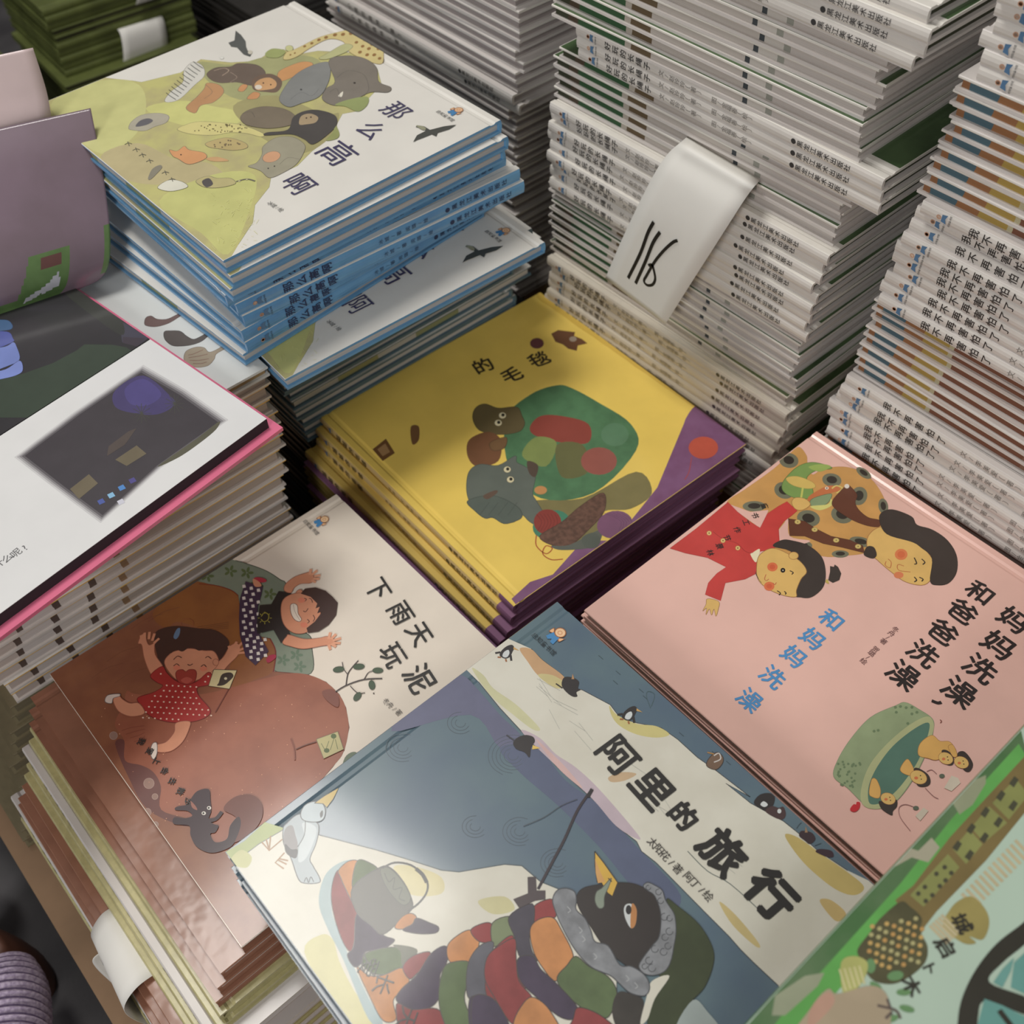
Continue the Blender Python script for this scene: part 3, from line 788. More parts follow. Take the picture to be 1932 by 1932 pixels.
    # yellow card with plants
    a.poly([(635, 1275), (765, 1228), (800, 1335), (680, 1392)], (176, 168, 122), sm=False, line=(120, 112, 84))
    a.ell((740, 1256), 17, 15, (84, 98, 60)); a.ell((698, 1343), 17, 14, (84, 98, 60))
    for q in ([(665, 1300), (690, 1345)], [(712, 1285), (690, 1345)], [(742, 1270), (720, 1340)], [(750, 1275), (765, 1335)]):
        a.stroke(q, 1.0, (90, 98, 66), sm=False)
    a.stroke([(512, 1335), (570, 1310), (635, 1290)], 2.0, (96, 60, 50)); a.stroke([(480, 1270), (500, 1330), (505, 1400)], 2.5, (126, 72, 56))
    # title
    bkk = (36, 34, 32)
    for ch, p, em in (('下', (1010, 362), .0195), ('雨', (1148, 508), .0195), ('天', (1262, 636), .0195), ('玩', (1102, 765), .0195), ('泥', (1262, 908), .0225)):
        a.char(ch, p, em, -100, bkk, .012)
    a.run('冬舟/著', (1058, 1045), (1135, 1112), .0048, -90, (90, 86, 82))
    # dog-like black critter and its shadow
    a.zoom(0, 1000, 3.22)
    a.poly([(1360, 1700), (1420, 1630), (1520, 1610), (1590, 1660), (1590, 1760), (1510, 1860), (1400, 1900), (1440, 1760)], (106, 62, 52))
    dk = (52, 34, 40)
    a.poly([(1160, 1640), (1200, 1590), (1270, 1578), (1280, 1640), (1285, 1710), (1270, 1760), (1300, 1790), (1330, 1800), (1310, 1840), (1280, 1850), (1310, 1900), (1380, 1880), (1400, 1800), (1450, 1745), (1465, 1790), (1440, 1870), (1400, 1930), (1290, 1965), (1200, 1930), (1160, 1860), (1150, 1800), (1060, 1790), (1060, 1750), (1120, 1755), (1170, 1740), (1140, 1710), (1070, 1705), (1075, 1685), (1150, 1670)], dk)
    a.stroke([(1240, 1770), (1310, 1760), (1350, 1715)], 7, dk)
    for x, y in ((1272, 1692), (1240, 1724)):
        a.ell((x, y), 13, 11, (205, 200, 190)); a.ell((x - 2, y), 6, 6, (20, 20, 20))
    a.poly([(1160, 1650), (1190, 1680), (1200, 1705), (1170, 1690)], (140, 90, 76))
    for ch, p in (('我', (860, 1290)), ('爱', (910, 1348)), ('上', (955, 1408)), ('会', (1002, 1468)), ('去', (1048, 1530)), ('散', (1098, 1592)), ('步', (1140, 1655))):
        a.char(ch, p, .0055, -150, bkk, .02)
    a.zoom(0, 0, 1); a.emblem((596, 991), -90)

def art_pink(a):
    a.zoom(1250, 800, 2.833)
    og = mat('print_ochre_dress', (196, 148, 86), .42, a.k, .07, 45, coat=.35)
    a.poly([(345, 415), (440, 350), (600, 235), (700, 140), (735, 125), (770, 170), (775, 210), (800, 270), (860, 240), (960, 228), (1050, 250), (1130, 310), (1185, 400), (1200, 480), (1180, 560), (1120, 640), (1080, 690), (960, 705), (880, 710), (760, 690), (600, 690), (480, 600), (380, 470)], og, line=(180, 130, 80), lw=.6)
    gy = (112, 112, 92); dk = (52, 46, 40)
    for x, y, rx, ry, an in ((675, 195, 52, 40, 10), (905, 300, 52, 36, 10), (650, 355, 54, 44, 20), (490, 440, 62, 28, 0), (1075, 262, 46, 22, 35), (1050, 385, 44, 50, 20), (960, 485, 60, 46, 15), (780, 505, 62, 44, 10), (1180, 440, 26, 42, -10), (1060, 630, 62, 26, 12), (750, 650, 50, 26, 0), (950, 695, 46, 20, 0)):
        a.ell((x, y), rx, ry, gy, an); a.ell((x, y - 2), rx * .55, ry * .55, dk, an)
    # pink gap between the sleeve and trousers
    pk = (220, 176, 164)
    a.poly([(360, 430), (470, 470), (566, 460), (545, 520), (520, 556), (470, 520), (400, 470)], pk, sm=False)
    a.poly([(600, 600), (650, 530), (672, 500), (680, 600), (790, 625), (700, 650), (620, 640)], pk)
    # green scarf, bird
    a.poly([(640, 350), (650, 300), (720, 230), (800, 205), (890, 225), (900, 240), (820, 250), (770, 290), (800, 340), (800, 390), (740, 400), (680, 385)], (122, 150, 84), line=(84, 112, 60))
    a.poly([(660, 290), (720, 280), (800, 310), (815, 340), (760, 345), (690, 325)], (206, 178, 100), line=(160, 130, 70), lw=.7)
    a.poly([(780, 230), (850, 215), (900, 228), (840, 255)], (150, 172, 92)); a.stroke([(750, 340), (740, 400)], 4, (190, 190, 100), sm=False)
    a.poly([(780, 390), (840, 350), (890, 330), (935, 335), (950, 355), (900, 370), (860, 400), (790, 420)], (190, 112, 70)); a.poly([(800, 400), (880, 375), (905, 380), (880, 425), (820, 445), (790, 430)], (132, 150, 112), line=(90, 110, 80))
    a.ell((878, 343), 10, 8, (225, 210, 190)); a.ell((878, 343), 4, 4, (40, 30, 30)); a.stroke([(905, 345), (930, 330), (962, 345), (930, 370)], 3, (210, 190, 110))
    a.poly([(790, 440), (880, 430), (900, 400), (905, 435), (840, 462)], (205, 200, 120))
    # mother's sleeve (brown)
    br = (98, 58, 42)
    a.poly([(905, 430), (950, 360), (985, 330), (1005, 335), (1040, 380), (1030, 420), (1050, 460), (1100, 500), (1160, 515), (1155, 550), (1080, 540), (990, 500)], br, line=(70, 42, 32), lw=.8)
    a.ell((985, 333), 13, 12, (220, 212, 200))
    a.poly([(672, 506), (760, 520), (820, 560), (900, 600), (1000, 620), (1070, 650), (1080, 690), (960, 660), (860, 640), (760, 600), (680, 598)], br, sm=False, line=(70, 42, 32), lw=.8)
    for p in ((722, 524), (813, 565), (928, 622), (1045, 655)):
        a.ell(p, 16, 12, (200, 178, 110), line=(150, 124, 70), lw=.7); a.ell(p, 3, 3, (90, 70, 40))
    # mother's head
    sk = (212, 174, 104); hair = (60, 52, 48)
    a.poly([(1095, 610), (1140, 560), (1200, 560), (1360, 640), (1440, 720), (1450, 800), (1400, 860), (1300, 845), (1220, 790), (1150, 730), (1100, 680)], sk, line=(160, 110, 66))
    a.poly([(1160, 520), (1170, 475), (1230, 458), (1330, 495), (1360, 540), (1440, 565), (1520, 620), (1570, 700), (1572, 790), (1530, 850), (1470, 862), (1430, 840), (1440, 720), (1380, 660), (1330, 630), (1200, 590)], hair, line=(40, 34, 32), lw=.8)
    a.poly([(1075, 690), (1095, 655), (1130, 660), (1145, 700), (1125, 720), (1085, 708)], hair)
    a.ell((1275, 698), 34, 30, (206, 120, 76)); a.ell((1275, 698), 20, 18, (200, 104, 66)); a.ell((1262, 808), 26, 18, (208, 124, 84))
    for q in ([(1195, 735), (1190, 755), (1215, 770), (1222, 740), (1205, 722)], [(1290, 760), (1258, 752), (1262, 782), (1325, 792)], ):
        a.stroke(q, 1.4, (176, 96, 60))
    for q in ([(1345, 715), (1358, 745), (1345, 750)], [(1385, 722), (1402, 740), (1390, 752)], [(1345, 818), (1358, 835), (1345, 845)], [(1372, 820), (1392, 830), (1385, 842)]):
        a.stroke(q, 2.4, (44, 38, 36))
    # child
    red = (190, 64, 60)
    a.poly([(40, 665), (180, 560), (350, 418), (400, 470), (470, 525), (522, 556), (560, 480), (620, 440), (665, 415), (720, 465), (690, 490), (650, 520), (620, 560), (625, 640), (590, 670), (470, 690), (505, 740), (500, 800), (440, 830), (335, 850), (310, 945), (228, 912), (245, 850), (290, 800), (340, 765), (240, 715), (120, 690)], red, sm=False, line=(170, 50, 50), lw=.8)
    a.stroke([(270, 575), (300, 600), (340, 620), (400, 640), (440, 680), (470, 690)], 1.2, (150, 50, 46))
    for p in ((249, 584), (323, 624), (402, 664)):
        a.ell(p, 13, 12, (212, 182, 120), line=(160, 110, 60), lw=.7); a.ell(p, 4, 4, (120, 80, 50))
    a.poly([(690, 420), (710, 395), (760, 400), (790, 430), (750, 460), (710, 455)], sk, line=(160, 120, 70))
    a.poly([(240, 935), (300, 950), (298, 990), (285, 1028), (275, 990), (262, 1022), (250, 990), (232, 1020), (235, 985), (215, 1000), (232, 965)], sk, line=(150, 110, 66), lw=.8)
    a.poly([(480, 690), (520, 670), (500, 740), (470, 700)], (226, 214, 180))
    a.poly([(590, 655), (640, 620), (700, 625), (780, 650), (850, 710), (872, 790), (860, 870), (800, 925), (740, 928), (700, 900), (700, 700)], hair)
    a.poly([(503, 760), (520, 700), (590, 665), (680, 700), (740, 740), (770, 790), (740, 830), (715, 890), (712, 925), (640, 915), (560, 880), (510, 830)], sk, line=(150, 110, 66))
    a.poly([(495, 790), (505, 820), (530, 850), (520, 840)], hair)
    a.ell((700, 705), 26, 20, sk, line=(160, 110, 66)); a.poly([(880, 830), (870, 845), (890, 855)], (190, 170, 90))
    a.poly([(885, 835), (895, 790), (895, 760), (915, 765), (920, 752), (938, 765), (955, 800), (945, 835), (910, 850)], hair, sm=False)
    for x, y in ((587, 765), (570, 868)):
        a.ell((x, y), 28, 24, (208, 110, 70)); a.ell((x, y), 15, 13, (200, 92, 60))
    a.ell((643, 783), 13, 13, (34, 28, 28)); a.ell((643, 783), 3, 3, (230, 220, 200))
    for q in ([(680, 785), (698, 795), (690, 805)], [(612, 892), (630, 905), (622, 915)], [(650, 895), (660, 905), (655, 912)]):
        a.stroke(q, 2.2, (50, 40, 36))
    a.stroke([(553, 805), (545, 830), (555, 838), (568, 830)], 1.3, (176, 84, 60)); a.stroke([(590, 850), (600, 860), (608, 848)], 1.3, (176, 84, 60))
    bkk = (40, 34, 34)
    for ch, p in (('童', (545, 440)), ('书', (495, 490)), ('工', (447, 528)), ('作', (400, 568)), ('节', (345, 610)), ('景', (305, 655)), ('林', (255, 690))):
        a.char(ch, p, .0056, -120, bkk, .02)
    # blue title
    bl = (78, 138, 190)
    for ch, p in (('和', (905, 1050)), ('妈', (805, 1150)), ('妈', (705, 1245)), ('洗', (590, 1355)), ('澡', (468, 1478))):
        a.char(ch, p, .0160, -90, bl, .02)
    # dark titles
    for ch, p, em in (('和', (1700, 905), .0185), ('爸', (1605, 1005), .0195), ('爸', (1500, 1115), .0195), ('洗', (1395, 1230), .0195), ('澡', (1290, 1345), .0205)):
        a.char(ch, p, em, -90, bkk, .022)
    for ch, p, em in (('妈', (1880, 1050), .0200), ('妈', (1800, 1185), .0210), ('洗', (1700, 1310), .0205), ('澡', (1590, 1435), .0210)):
        a.char(ch, p, em, -90, bkk, .022)
    a.stroke([(1438, 1480), (1470, 1492), (1490, 1488)], 6, bkk)
    a.run('冬舟/著 贺璐/绘', (1245, 1100), (1075, 1270), .0048, -90, (110, 80, 80))
    # bath tub
    a.zoom(1332, 1332, 3.22)
    tub = mat('print_tub', (142, 156, 120), .4, a.k, .08, 60, coat=.35)
    a.poly([(775, 430), (800, 330), (880, 200), (1000, 70), (1150, 0), (1210, -20), (1290, 20), (1375, 80), (1380, 150), (1350, 260), (1250, 460), (1130, 600), (1000, 620), (940, 580), (860, 500)], tub, line=(126, 140, 110), lw=.8)
    a.poly([(940, 575), (950, 470), (1000, 350), (1100, 230), (1230, 120), (1340, 65), (1380, 100), (1375, 170), (1300, 360), (1180, 550), (1080, 620), (985, 622)], (172, 176, 132))
    a.poly([(985, 570), (990, 480), (1040, 370), (1130, 250), (1250, 150), (1345, 102), (1352, 160), (1290, 330), (1180, 490), (1080, 580), (1010, 600)], (84, 118, 104))
    rr = random.Random(9)
    for _ in range(34):
        x = rr.uniform(800, 950); y = rr.uniform(340, 500)
        if y < 1230 - x * .9 + 80:
            a.ell((x, y), 8, 8, (106, 124, 92), n=6)
    for x, y in ((1150, 10), (1180, 5), (1215, 12), (1250, 50), (1280, 40), (1155, 40), (1225, 108), (1020, 155), (1045, 150), (1250, 10)):
        a.ell((x, y), 10, 9, (106, 124, 92), n=6)
    def bather(head, r, body, an, hairpts):
        a.poly(body, (214, 168, 96), line=(170, 120, 66), lw=.8)
        a.poly(hairpts, hair)
        a.ell(head, r * 1.1, r * .82, (214, 178, 108), an, line=(160, 110, 66), lw=.7)
        a.ell((head[0] - r * .3, head[1] + r * .1), r * .25, r * .2, (206, 116, 74)); a.dots([(head[0] + r * .25, head[1] - r * .2), (head[0] + r * .35, head[1] + r * .25)], 4, (40, 34, 32))
    bather((1105, 565), 42, [(990, 530), (1005, 450), (1030, 445), (1050, 480), (1060, 520), (1050, 560), (1010, 555)], 20, [(1050, 580), (1100, 585), (1155, 570), (1160, 610), (1135, 640), (1130, 665), (1095, 650), (1060, 620)])
    bather((1290, 435), 48, [(1180, 380), (1220, 325), (1250, 360), (1262, 400), (1245, 425), (1195, 410)], 25, [(1260, 390), (1290, 380), (1350, 420), (1362, 470), (1330, 492), (1280, 480)])
    bather((1455, 320), 42, [(1290, 300), (1300, 230), (1370, 180), (1420, 215), (1480, 220), (1520, 280), (1480, 300), (1400, 330), (1350, 320)], 25, [(1430, 275), (1470, 275), (1505, 320), (1495, 360), (1450, 350)])
    bather((1550, 345), 42, [(1470, 250), (1500, 240), (1525, 300), (1500, 310)], 25, [(1525, 295), (1570, 280), (1620, 350), (1600, 400), (1560, 385)])
    a.poly([(875, 625), (895, 600), (910, 600), (915, 585), (935, 590), (930, 625), (905, 645), (880, 640)], (190, 44, 50))
    a.stroke([(1240, 760), (1180, 680), (1172, 620), (1210, 600), (1260, 615)], 1.2, (150, 110, 108)); a.ell((1274, 622), 18, 13, (96, 104, 88))
    a.stroke([(1340, 400), (1370, 390), (1400, 415)], 1.2, (150, 110, 108)); a.ell((1432, 427), 17, 13, (96, 104, 88)); a.stroke([(1330, 500), (1380, 550), (1410, 565)], 1.2, (150, 110, 108))
    a.poly([(1445, 500), (1490, 425), (1530, 440), (1545, 470), (1490, 520)], (206, 196, 178), sm=False); a.poly([(1270, 670), (1320, 620), (1350, 640), (1300, 700)], (206, 196, 178), sm=False)
    a.stroke([(1420, 85), (1430, 95), (1422, 105)], 1.4, (120, 60, 50))

def art_ali(a):
    # water tones
    a.zoom(850, 1100, 3.22)
    a.poly([(-360, 900), (-100, 620), (60, 560), (160, 640), (300, 800), (430, 940), (300, 1000), (120, 800)], (96, 98, 122))
    a.poly([(300, 1000), (520, 1000), (700, 1200), (900, 1350), (1130, 1600), (1400, 1900), (1250, 2000), (900, 1600), (650, 1350), (420, 1150)], (84, 92, 116))
    for cx, cy, n in ((-290, 1000, 4), (380, 1050, 6), (420, 1510, 4), (150, 1480, 3), (650, 1700, 4), (60, 850, 3)):
        for i in range(n):
            r = 26 + i * 20
            a.stroke([(cx + r * 1.2 * math.cos(t), cy + r * math.sin(t)) for t in (0.4 * i + q * .5 for q in range(9))], .8, (74, 84, 92))
    rr = random.Random(2)
    ice = mat('print_ice', (206, 203, 190), .4, a.k, .05, 25, coat=.35, rgb2=(196, 192, 178))
    lnk = (64, 66, 68)
    up = [(90, 520), (350, 338), (490, 400), (560, 470), (680, 560), (720, 630), (800, 650), (970, 740), (1030, 820), (1130, 850), (1280, 880), (1380, 950), (1500, 1060), (1600, 1130), (1820, 1300)]
    top_px = [(850 + x / 3.22, 1100 + y / 3.22) for x, y in up] + [(1332 + x / 3.22, 1332 + y / 3.22) for x, y in ((120, 470), (270, 590), (470, 700), (570, 780), (680, 880), (860, 1000), (985, 1060), (1100, 1160))]
    lo = [(1400, 1830), (1250, 1700), (1160, 1630), (1130, 1570), (1010, 1480), (950, 1390), (860, 1310), (760, 1220), (640, 1110), (520, 990), (430, 900), (300, 760), (170, 600)]
    lo_px = [(1332 + x / 3.22, 1332 + y / 3.22) for x, y in ((800, 2100), (440, 1700), (290, 1560), (210, 1480), (140, 1400), (0, 1260))] + [(850 + x / 3.22, 1100 + y / 3.22) for x, y in lo[1:]]
    a.zoom(0, 0, 1)
    a.poly(top_px + [(1800, 1800)] + lo_px, ice, sm=False, line=lnk, lw=1.4)
    a.zoom(850, 1100, 3.22)
    a.poly([(420, 400), (490, 402), (560, 470), (680, 560), (700, 610), (620, 620), (530, 560), (470, 480)], (186, 150, 112)); a.poly([(530, 560), (620, 560), (700, 615), (640, 640)], (192, 180, 130))
    a.poly([(965, 745), (1010, 800), (1130, 855), (1250, 870), (1330, 920), (1250, 940), (1130, 920), (1030, 870), (980, 810)], (190, 180, 122))
    a.poly([(130, 520), (200, 560), (260, 640), (400, 740), (540, 880), (500, 890), (380, 800), (240, 680)], (190, 188, 150))
    a.poly([(430, 900), (540, 940), (640, 1040), (760, 1120), (900, 1250), (1100, 1480), (1150, 1560), (1010, 1480), (860, 1310), (640, 1110)], (180, 164, 172))
    a.poly([(520, 950), (620, 1040), (700, 1120), (800, 1240), (760, 1220), (640, 1110)], (196, 164, 160))
    a.poly([(960, 1180), (1040, 1150), (1130, 1160), (1060, 1200), (980, 1210)], (186, 160, 128))
    a.zoom(1332, 1332, 3.22)
    a.poly([(480, 780), (560, 800), (700, 900), (860, 1010), (960, 1100), (900, 1150), (780, 1110), (620, 980), (520, 860)], (186, 166, 104)); a.poly([(690, 1180), (760, 1180), (850, 1260), (800, 1310), (740, 1260)], (190, 166, 110)); a.poly([(80, 1190), (180, 1270), (320, 1440), (300, 1460), (160, 1330)], (190, 172, 120))
    a.zoom(850, 1100, 3.22)
    for _ in range(44):
        x, y = rr.uniform(620, 1800), rr.uniform(420, 1250)
        if y < (x - 500) * .75 + 250:
            a.stroke([(x, y), (x + 28, y + 24)], .9, (58, 72, 76), sm=False)
    for _ in range(20):
        x = rr.uniform(500, 1700); y = x * .93 + rr.uniform(50, 220)
        a.stroke([(x, y), (x + rr.uniform(60, 160), y + rr.uniform(60, 140))], .7, (168, 168, 160), sm=False)
    a.stroke([(1440, 1630), (1560, 1750), (1700, 1830), (1900, 2010)], 1.2, (80, 92, 92))
    a.stroke([(1215, 760), (1190, 690), (1200, 660), (1240, 680), (1220, 750)], .9, (70, 90, 92)); 
    # penguins on the ice
    bk = (46, 42, 42); wt = (196, 200, 200); bk2 = (205, 160, 80)
    def pen(p, s_, ang, hood=True):
        ca, sa = math.cos(math.radians(ang)), math.sin(math.radians(ang))
        def T(pts):
            return [(p[0] + (x * ca - y * sa) * s_, p[1] + (x * sa + y * ca) * s_) for x, y in pts]
        a.poly(T([(-34, 30), (-30, 0), (-10, -34), (16, -52), (36, -40), (34, -14), (30, 20), (8, 40), (-18, 40)]), bk)
        a.poly(T([(-16, 30), (-14, 4), (6, -16), (20, 0), (16, 26), (0, 36)]), wt, line=(90, 92, 96), lw=.6)
        a.poly(T([(30, -44), (70, -34), (34, -30)]), (190, 150, 90), sm=False)
        a.stroke(T([(-34, 14), (-62, 30)]), 4 * s_, bk, sm=False); a.stroke(T([(30, 10), (46, 40)]), 4 * s_, bk, sm=False)
        a.stroke(T([(-20, 42), (-40, 48)]), 3 * s_, (150, 96, 60), sm=False); a.stroke(T([(10, 42), (20, 56)]), 3 * s_, (150, 96, 60), sm=False)
    pen((340, 420), 1.0, 20); pen((1085, 795), 1.05, 20)
    a.poly([(675, 620), (690, 575), (740, 575), (780, 600), (775, 640), (790, 650), (765, 665), (770, 690), (740, 690), (700, 660)], bk); a.poly([(735, 585), (742, 552), (752, 585)], (170, 130, 90), sm=False); a.stroke([(680, 640), (640, 612)], 2.5, bk, sm=False)
    a.poly([(1555, 1110), (1575, 1060), (1620, 1030), (1655, 1060), (1650, 1100), (1610, 1135)], (110, 88, 72), line=(60, 50, 44)); a.stroke([(1560, 1030), (1600, 1040)], 2.5, (160, 120, 70), sm=False); a.stroke([(1600, 1050), (1630, 1035), (1640, 1070), (1600, 1090)], 2, (190, 185, 180))
    # swimmer with beak, left
    a.poly([(380, 975), (400, 945), (450, 925), (500, 935), (512, 965), (490, 1000), (480, 1060), (450, 1030), (400, 1010)], bk); a.poly([(500, 985), (545, 1005), (495, 1012)], (214, 180, 90), sm=False); a.stroke([(340, 925), (390, 960)], 2.5, (60, 60, 66), sm=False)
    a.zoom(1332, 1332, 3.22)
    a.poly([(290, 590), (320, 545), (370, 530), (415, 545), (410, 600), (370, 640), (330, 620)], bk); a.poly([(330, 600), (350, 580), (375, 600), (355, 615)], wt)
    a.poly([(360, 640), (400, 610), (440, 620), (470, 615), (485, 660), (465, 690), (420, 680)], (70, 52, 52)); a.ell((445, 640), 12, 14, wt); 
    a.poly([(565, 790), (580, 760), (640, 770), (665, 810), (630, 840), (600, 820)], (58, 44, 48)); a.poly([(600, 770), (605, 732), (618, 770)], (150, 120, 90), sm=False)
    a.poly([(665, 885), (690, 870), (760, 880), (775, 915), (740, 920), (700, 905)], (58, 40, 48)); a.stroke([(550, 745), (580, 710), (630, 715)], 1, (60, 72, 76)); a.stroke([(660, 850), (700, 835)], 1, (60, 72, 76), sm=False)
    # lower ice with seagull side
    a.zoom(420, 1400, 3.632)
    a.poly([(-40, 900), (-60, 600), (30, 750), (150, 680), (290, 550), (420, 590), (420, 700), (250, 760), (150, 830)], (148, 160, 92), sm=False)
    a.poly([(100, 830), (170, 760), (250, 700), (420, 600), (660, 638), (1050, 740), (1250, 800), (1500, 880), (1620, 892), (1932, 840), (2050, 850), (2180, 960), (2480, 1080), (2700, 1350), (2700, 2200), (600, 2200), (60, 940)], ice, sm=False, line=(70, 80, 84), lw=1.4)
    a.poly([(560, 1440), (680, 1320), (760, 1360), (800, 1500), (900, 1700), (1050, 1930), (900, 2000), (760, 1800)], (190, 184, 128)); a.poly([(60, 800), (130, 740), (200, 790), (170, 860), (90, 850)], (176, 176, 116)); a.poly([(1180, 850), (1340, 860), (1500, 930), (1500, 1040), (1300, 1050), (1200, 950)], (196, 186, 140)); a.poly([(1750, 1090), (1932, 1060), (2000, 1150), (1850, 1180)], (190, 184, 140))
    # bluish shade around the coat
    a.poly([(660, 1100), (700, 920), (800, 830), (900, 812), (800, 900), (750, 1050), (760, 1200), (860, 1450), (1000, 1750), (1100, 1932), (1000, 1900), (830, 1500), (720, 1280)], (142, 162, 164))
    # seagull
    a.poly([(415, 600), (440, 560), (530, 495), (640, 548), (660, 600), (640, 700), (600, 800), (620, 850), (665, 930), (660, 965), (570, 970), (520, 940), (470, 800), (420, 700)], (160, 170, 174), line=lnk, lw=1.5)
    a.poly([(418, 640), (440, 585), (480, 575), (500, 640), (515, 700), (510, 790), (470, 790), (430, 740)], (126, 122, 122)); a.poly([(430, 700), (470, 735), (515, 740), (505, 795), (470, 790), (432, 755)], (46, 46, 48))
    a.poly([(545, 560), (600, 560), (645, 600), (620, 700), (570, 800), (520, 820), (530, 700), (560, 640)], (186, 194, 196)); a.stroke([(568, 545), (560, 640), (515, 720)], 1.3, lnk)
    a.poly([(535, 500), (560, 440), (620, 410), (680, 420), (705, 470), (690, 530), (640, 550), (560, 540)], (170, 182, 186), line=lnk, lw=1.5)
    a.poly([(630, 420), (700, 370), (795, 316), (760, 390), (715, 450), (690, 425)], (190, 164, 86), sm=False, line=lnk, lw=1.3); a.poly([(672, 520), (668, 490), (685, 470), (688, 505)], (60, 60, 60))
    for q in ([(410, 668), (320, 745), (270, 688)], [(320, 745), (330, 645)], [(320, 745), (300, 670)], [(425, 760), (362, 828), (420, 870)], [(385, 800), (450, 815)], [(380, 810), (440, 840)]):
        a.stroke(q, 2.4, (150, 110, 66), sm=False)
    a.stroke([(560, 960), (575, 930), (590, 965), (605, 925), (625, 960)], 1.3, lnk)
    # coat of many colours (penguin)
    R_ = (132, 58, 58); O_ = (184, 126, 78); G_ = (86, 102, 68); V_ = (66, 56, 74); g2 = (60, 66, 52)
    def patch(pts, c):
        a.poly(pts, mat('print_wool_%d_%d' % (c[0], c[1]), c, .5, a.k, .14, 70, coat=.3), line=(54, 48, 46), lw=1.3)
    patch([(745, 1080), (760, 940), (800, 880), (840, 1000), (900, 1120), (925, 1180), (890, 1420), (840, 1400), (780, 1250)], R_)
    patch([(795, 880), (860, 820), (925, 818), (900, 900), (890, 1000), (900, 1110), (840, 1000), (810, 930)], O_)
    patch([(925, 815), (1000, 825), (1065, 880), (980, 960), (900, 1010), (890, 940)], G_)
    patch([(920, 1180), (1020, 1260), (1110, 1330), (1180, 1360), (1100, 1420), (980, 1440), (950, 1520), (900, 1540), (855, 1460), (900, 1400)], V_)
    # kettle bag
    a.poly([(890, 1000), (1080, 860), (1160, 870), (1240, 960), (1290, 1060), (1300, 1140), (1230, 1210), (1100, 1320), (1020, 1260), (920, 1170)], (66, 64, 54), line=(42, 42, 38), lw=1.5)
    a.poly([(1085, 870), (1150, 870), (1235, 960), (1290, 1070), (1240, 1120), (1160, 1050), (1100, 950)], (86, 90, 74), line=(50, 52, 44))
    a.stroke([(1110, 900), (1140, 960), (1180, 930), (1170, 1010), (1230, 1000), (1210, 1070), (1250, 1090)], 1.4, (52, 54, 46))
    a.stroke([(1095, 865), (1180, 828), (1290, 845), (1370, 910), (1405, 970), (1395, 1040), (1340, 1110), (1270, 1160)], 3.2, (54, 52, 50)); a.stroke([(1325, 870), (1370, 910), (1400, 965)], 6, (54, 52, 50))
    patch([(1180, 1270), (1230, 1200), (1290, 1175), (1330, 1205), (1300, 1260), (1230, 1285)], O_)
    patch([(1235, 1290), (1300, 1250), (1330, 1208), (1420, 1240), (1480, 1270), (1460, 1310), (1340, 1315)], V_)
    patch([(960, 1480), (1000, 1440), (1130, 1410), (1250, 1420), (1240, 1530), (1150, 1590), (1040, 1590), (970, 1540)], G_)
    a.poly([(1170, 1390), (1330, 1420), (1300, 1500), (1230, 1530), (1220, 1440)], (76, 78, 56))
    patch([(920, 1545), (1000, 1600), (1100, 1600), (1230, 1550), (1280, 1640), (1210, 1720), (1170, 1780), (1190, 1900), (1100, 1910), (1010, 1750)], O_)
    patch([(1235, 1545), (1300, 1470), (1420, 1440), (1400, 1520), (1330, 1590), (1280, 1625)], R_)
    patch([(1190, 1770), (1230, 1690), (1330, 1600), (1430, 1450), (1530, 1400), (1540, 1500), (1490, 1600), (1480, 1760), (1400, 1830), (1290, 1830)], V_)
    patch([(1190, 1800), (1300, 1835), (1470, 1830), (1530, 1932), (1500, 2050), (1250, 2050)], R_)
    patch([(1540, 1400), (1620, 1320), (1700, 1290), (1760, 1340), (1740, 1440), (1680, 1510), (1560, 1510)], O_)
    patch([(1700, 1290), (1800, 1240), (1850, 1260), (1850, 1360), (1760, 1370)], R_)
    patch([(1850, 1240), (1990, 1200), (2010, 1330), (1900, 1390), (1850, 1390)], (112, 122, 92))
    patch([(1545, 1520), (1690, 1510), (1680, 1640), (1660, 1780), (1740, 2000), (1600, 2050), (1510, 1900), (1480, 1750), (1500, 1600)], G_)
    patch([(1690, 1500), (1760, 1400), (1850, 1370), (1850, 1440), (1810, 1600), (1800, 1760), (1690, 1760), (1670, 1640)], (88, 88, 96))
    patch([(1690, 1770), (1800, 1760), (1880, 1900), (1900, 2050), (1720, 2050)], V_)
    patch([(1830, 1480), (1900, 1380), (1990, 1330), (2000, 1480), (2080, 1640), (2060, 1720), (1990, 1900), (1880, 1850), (1800, 1700)], R_)
    a.zoom(850, 1400, 3.632)
    patch([(570, 1130), (700, 1080), (720, 1200), (620, 1210), (570, 1260)], R_)
    patch([(400, 1200), (560, 1110), (570, 1250), (540, 1330), (560, 1440), (600, 1500), (480, 1480), (440, 1340)], (70, 66, 76))
    patch([(545, 1290), (600, 1220), (700, 1205), (760, 1290), (840, 1460), (800, 1540), (720, 1640), (640, 1560), (570, 1440)], O_)
    patch([(730, 1640), (800, 1530), (860, 1470), (950, 1540), (1080, 1610), (1140, 1720), (1100, 1860), (1040, 1890), (880, 1810)], G_)
    patch([(460, 1490), (560, 1470), (620, 1560), (720, 1650), (870, 1820), (840, 1900), (740, 1880), (600, 1760), (480, 1640)], V_)
    patch([(250, 1480), (330, 1400), (440, 1350), (450, 1480), (470, 1640), (560, 1760), (480, 1850), (420, 1932), (300, 1750), (235, 1620)], R_)
    patch([(430, 1932), (480, 1820), (560, 1750), (680, 1840), (760, 2050), (440, 2050)], O_)
    patch([(150, 1760), (290, 1760), (400, 1932), (420, 2050), (180, 2050)], V_)
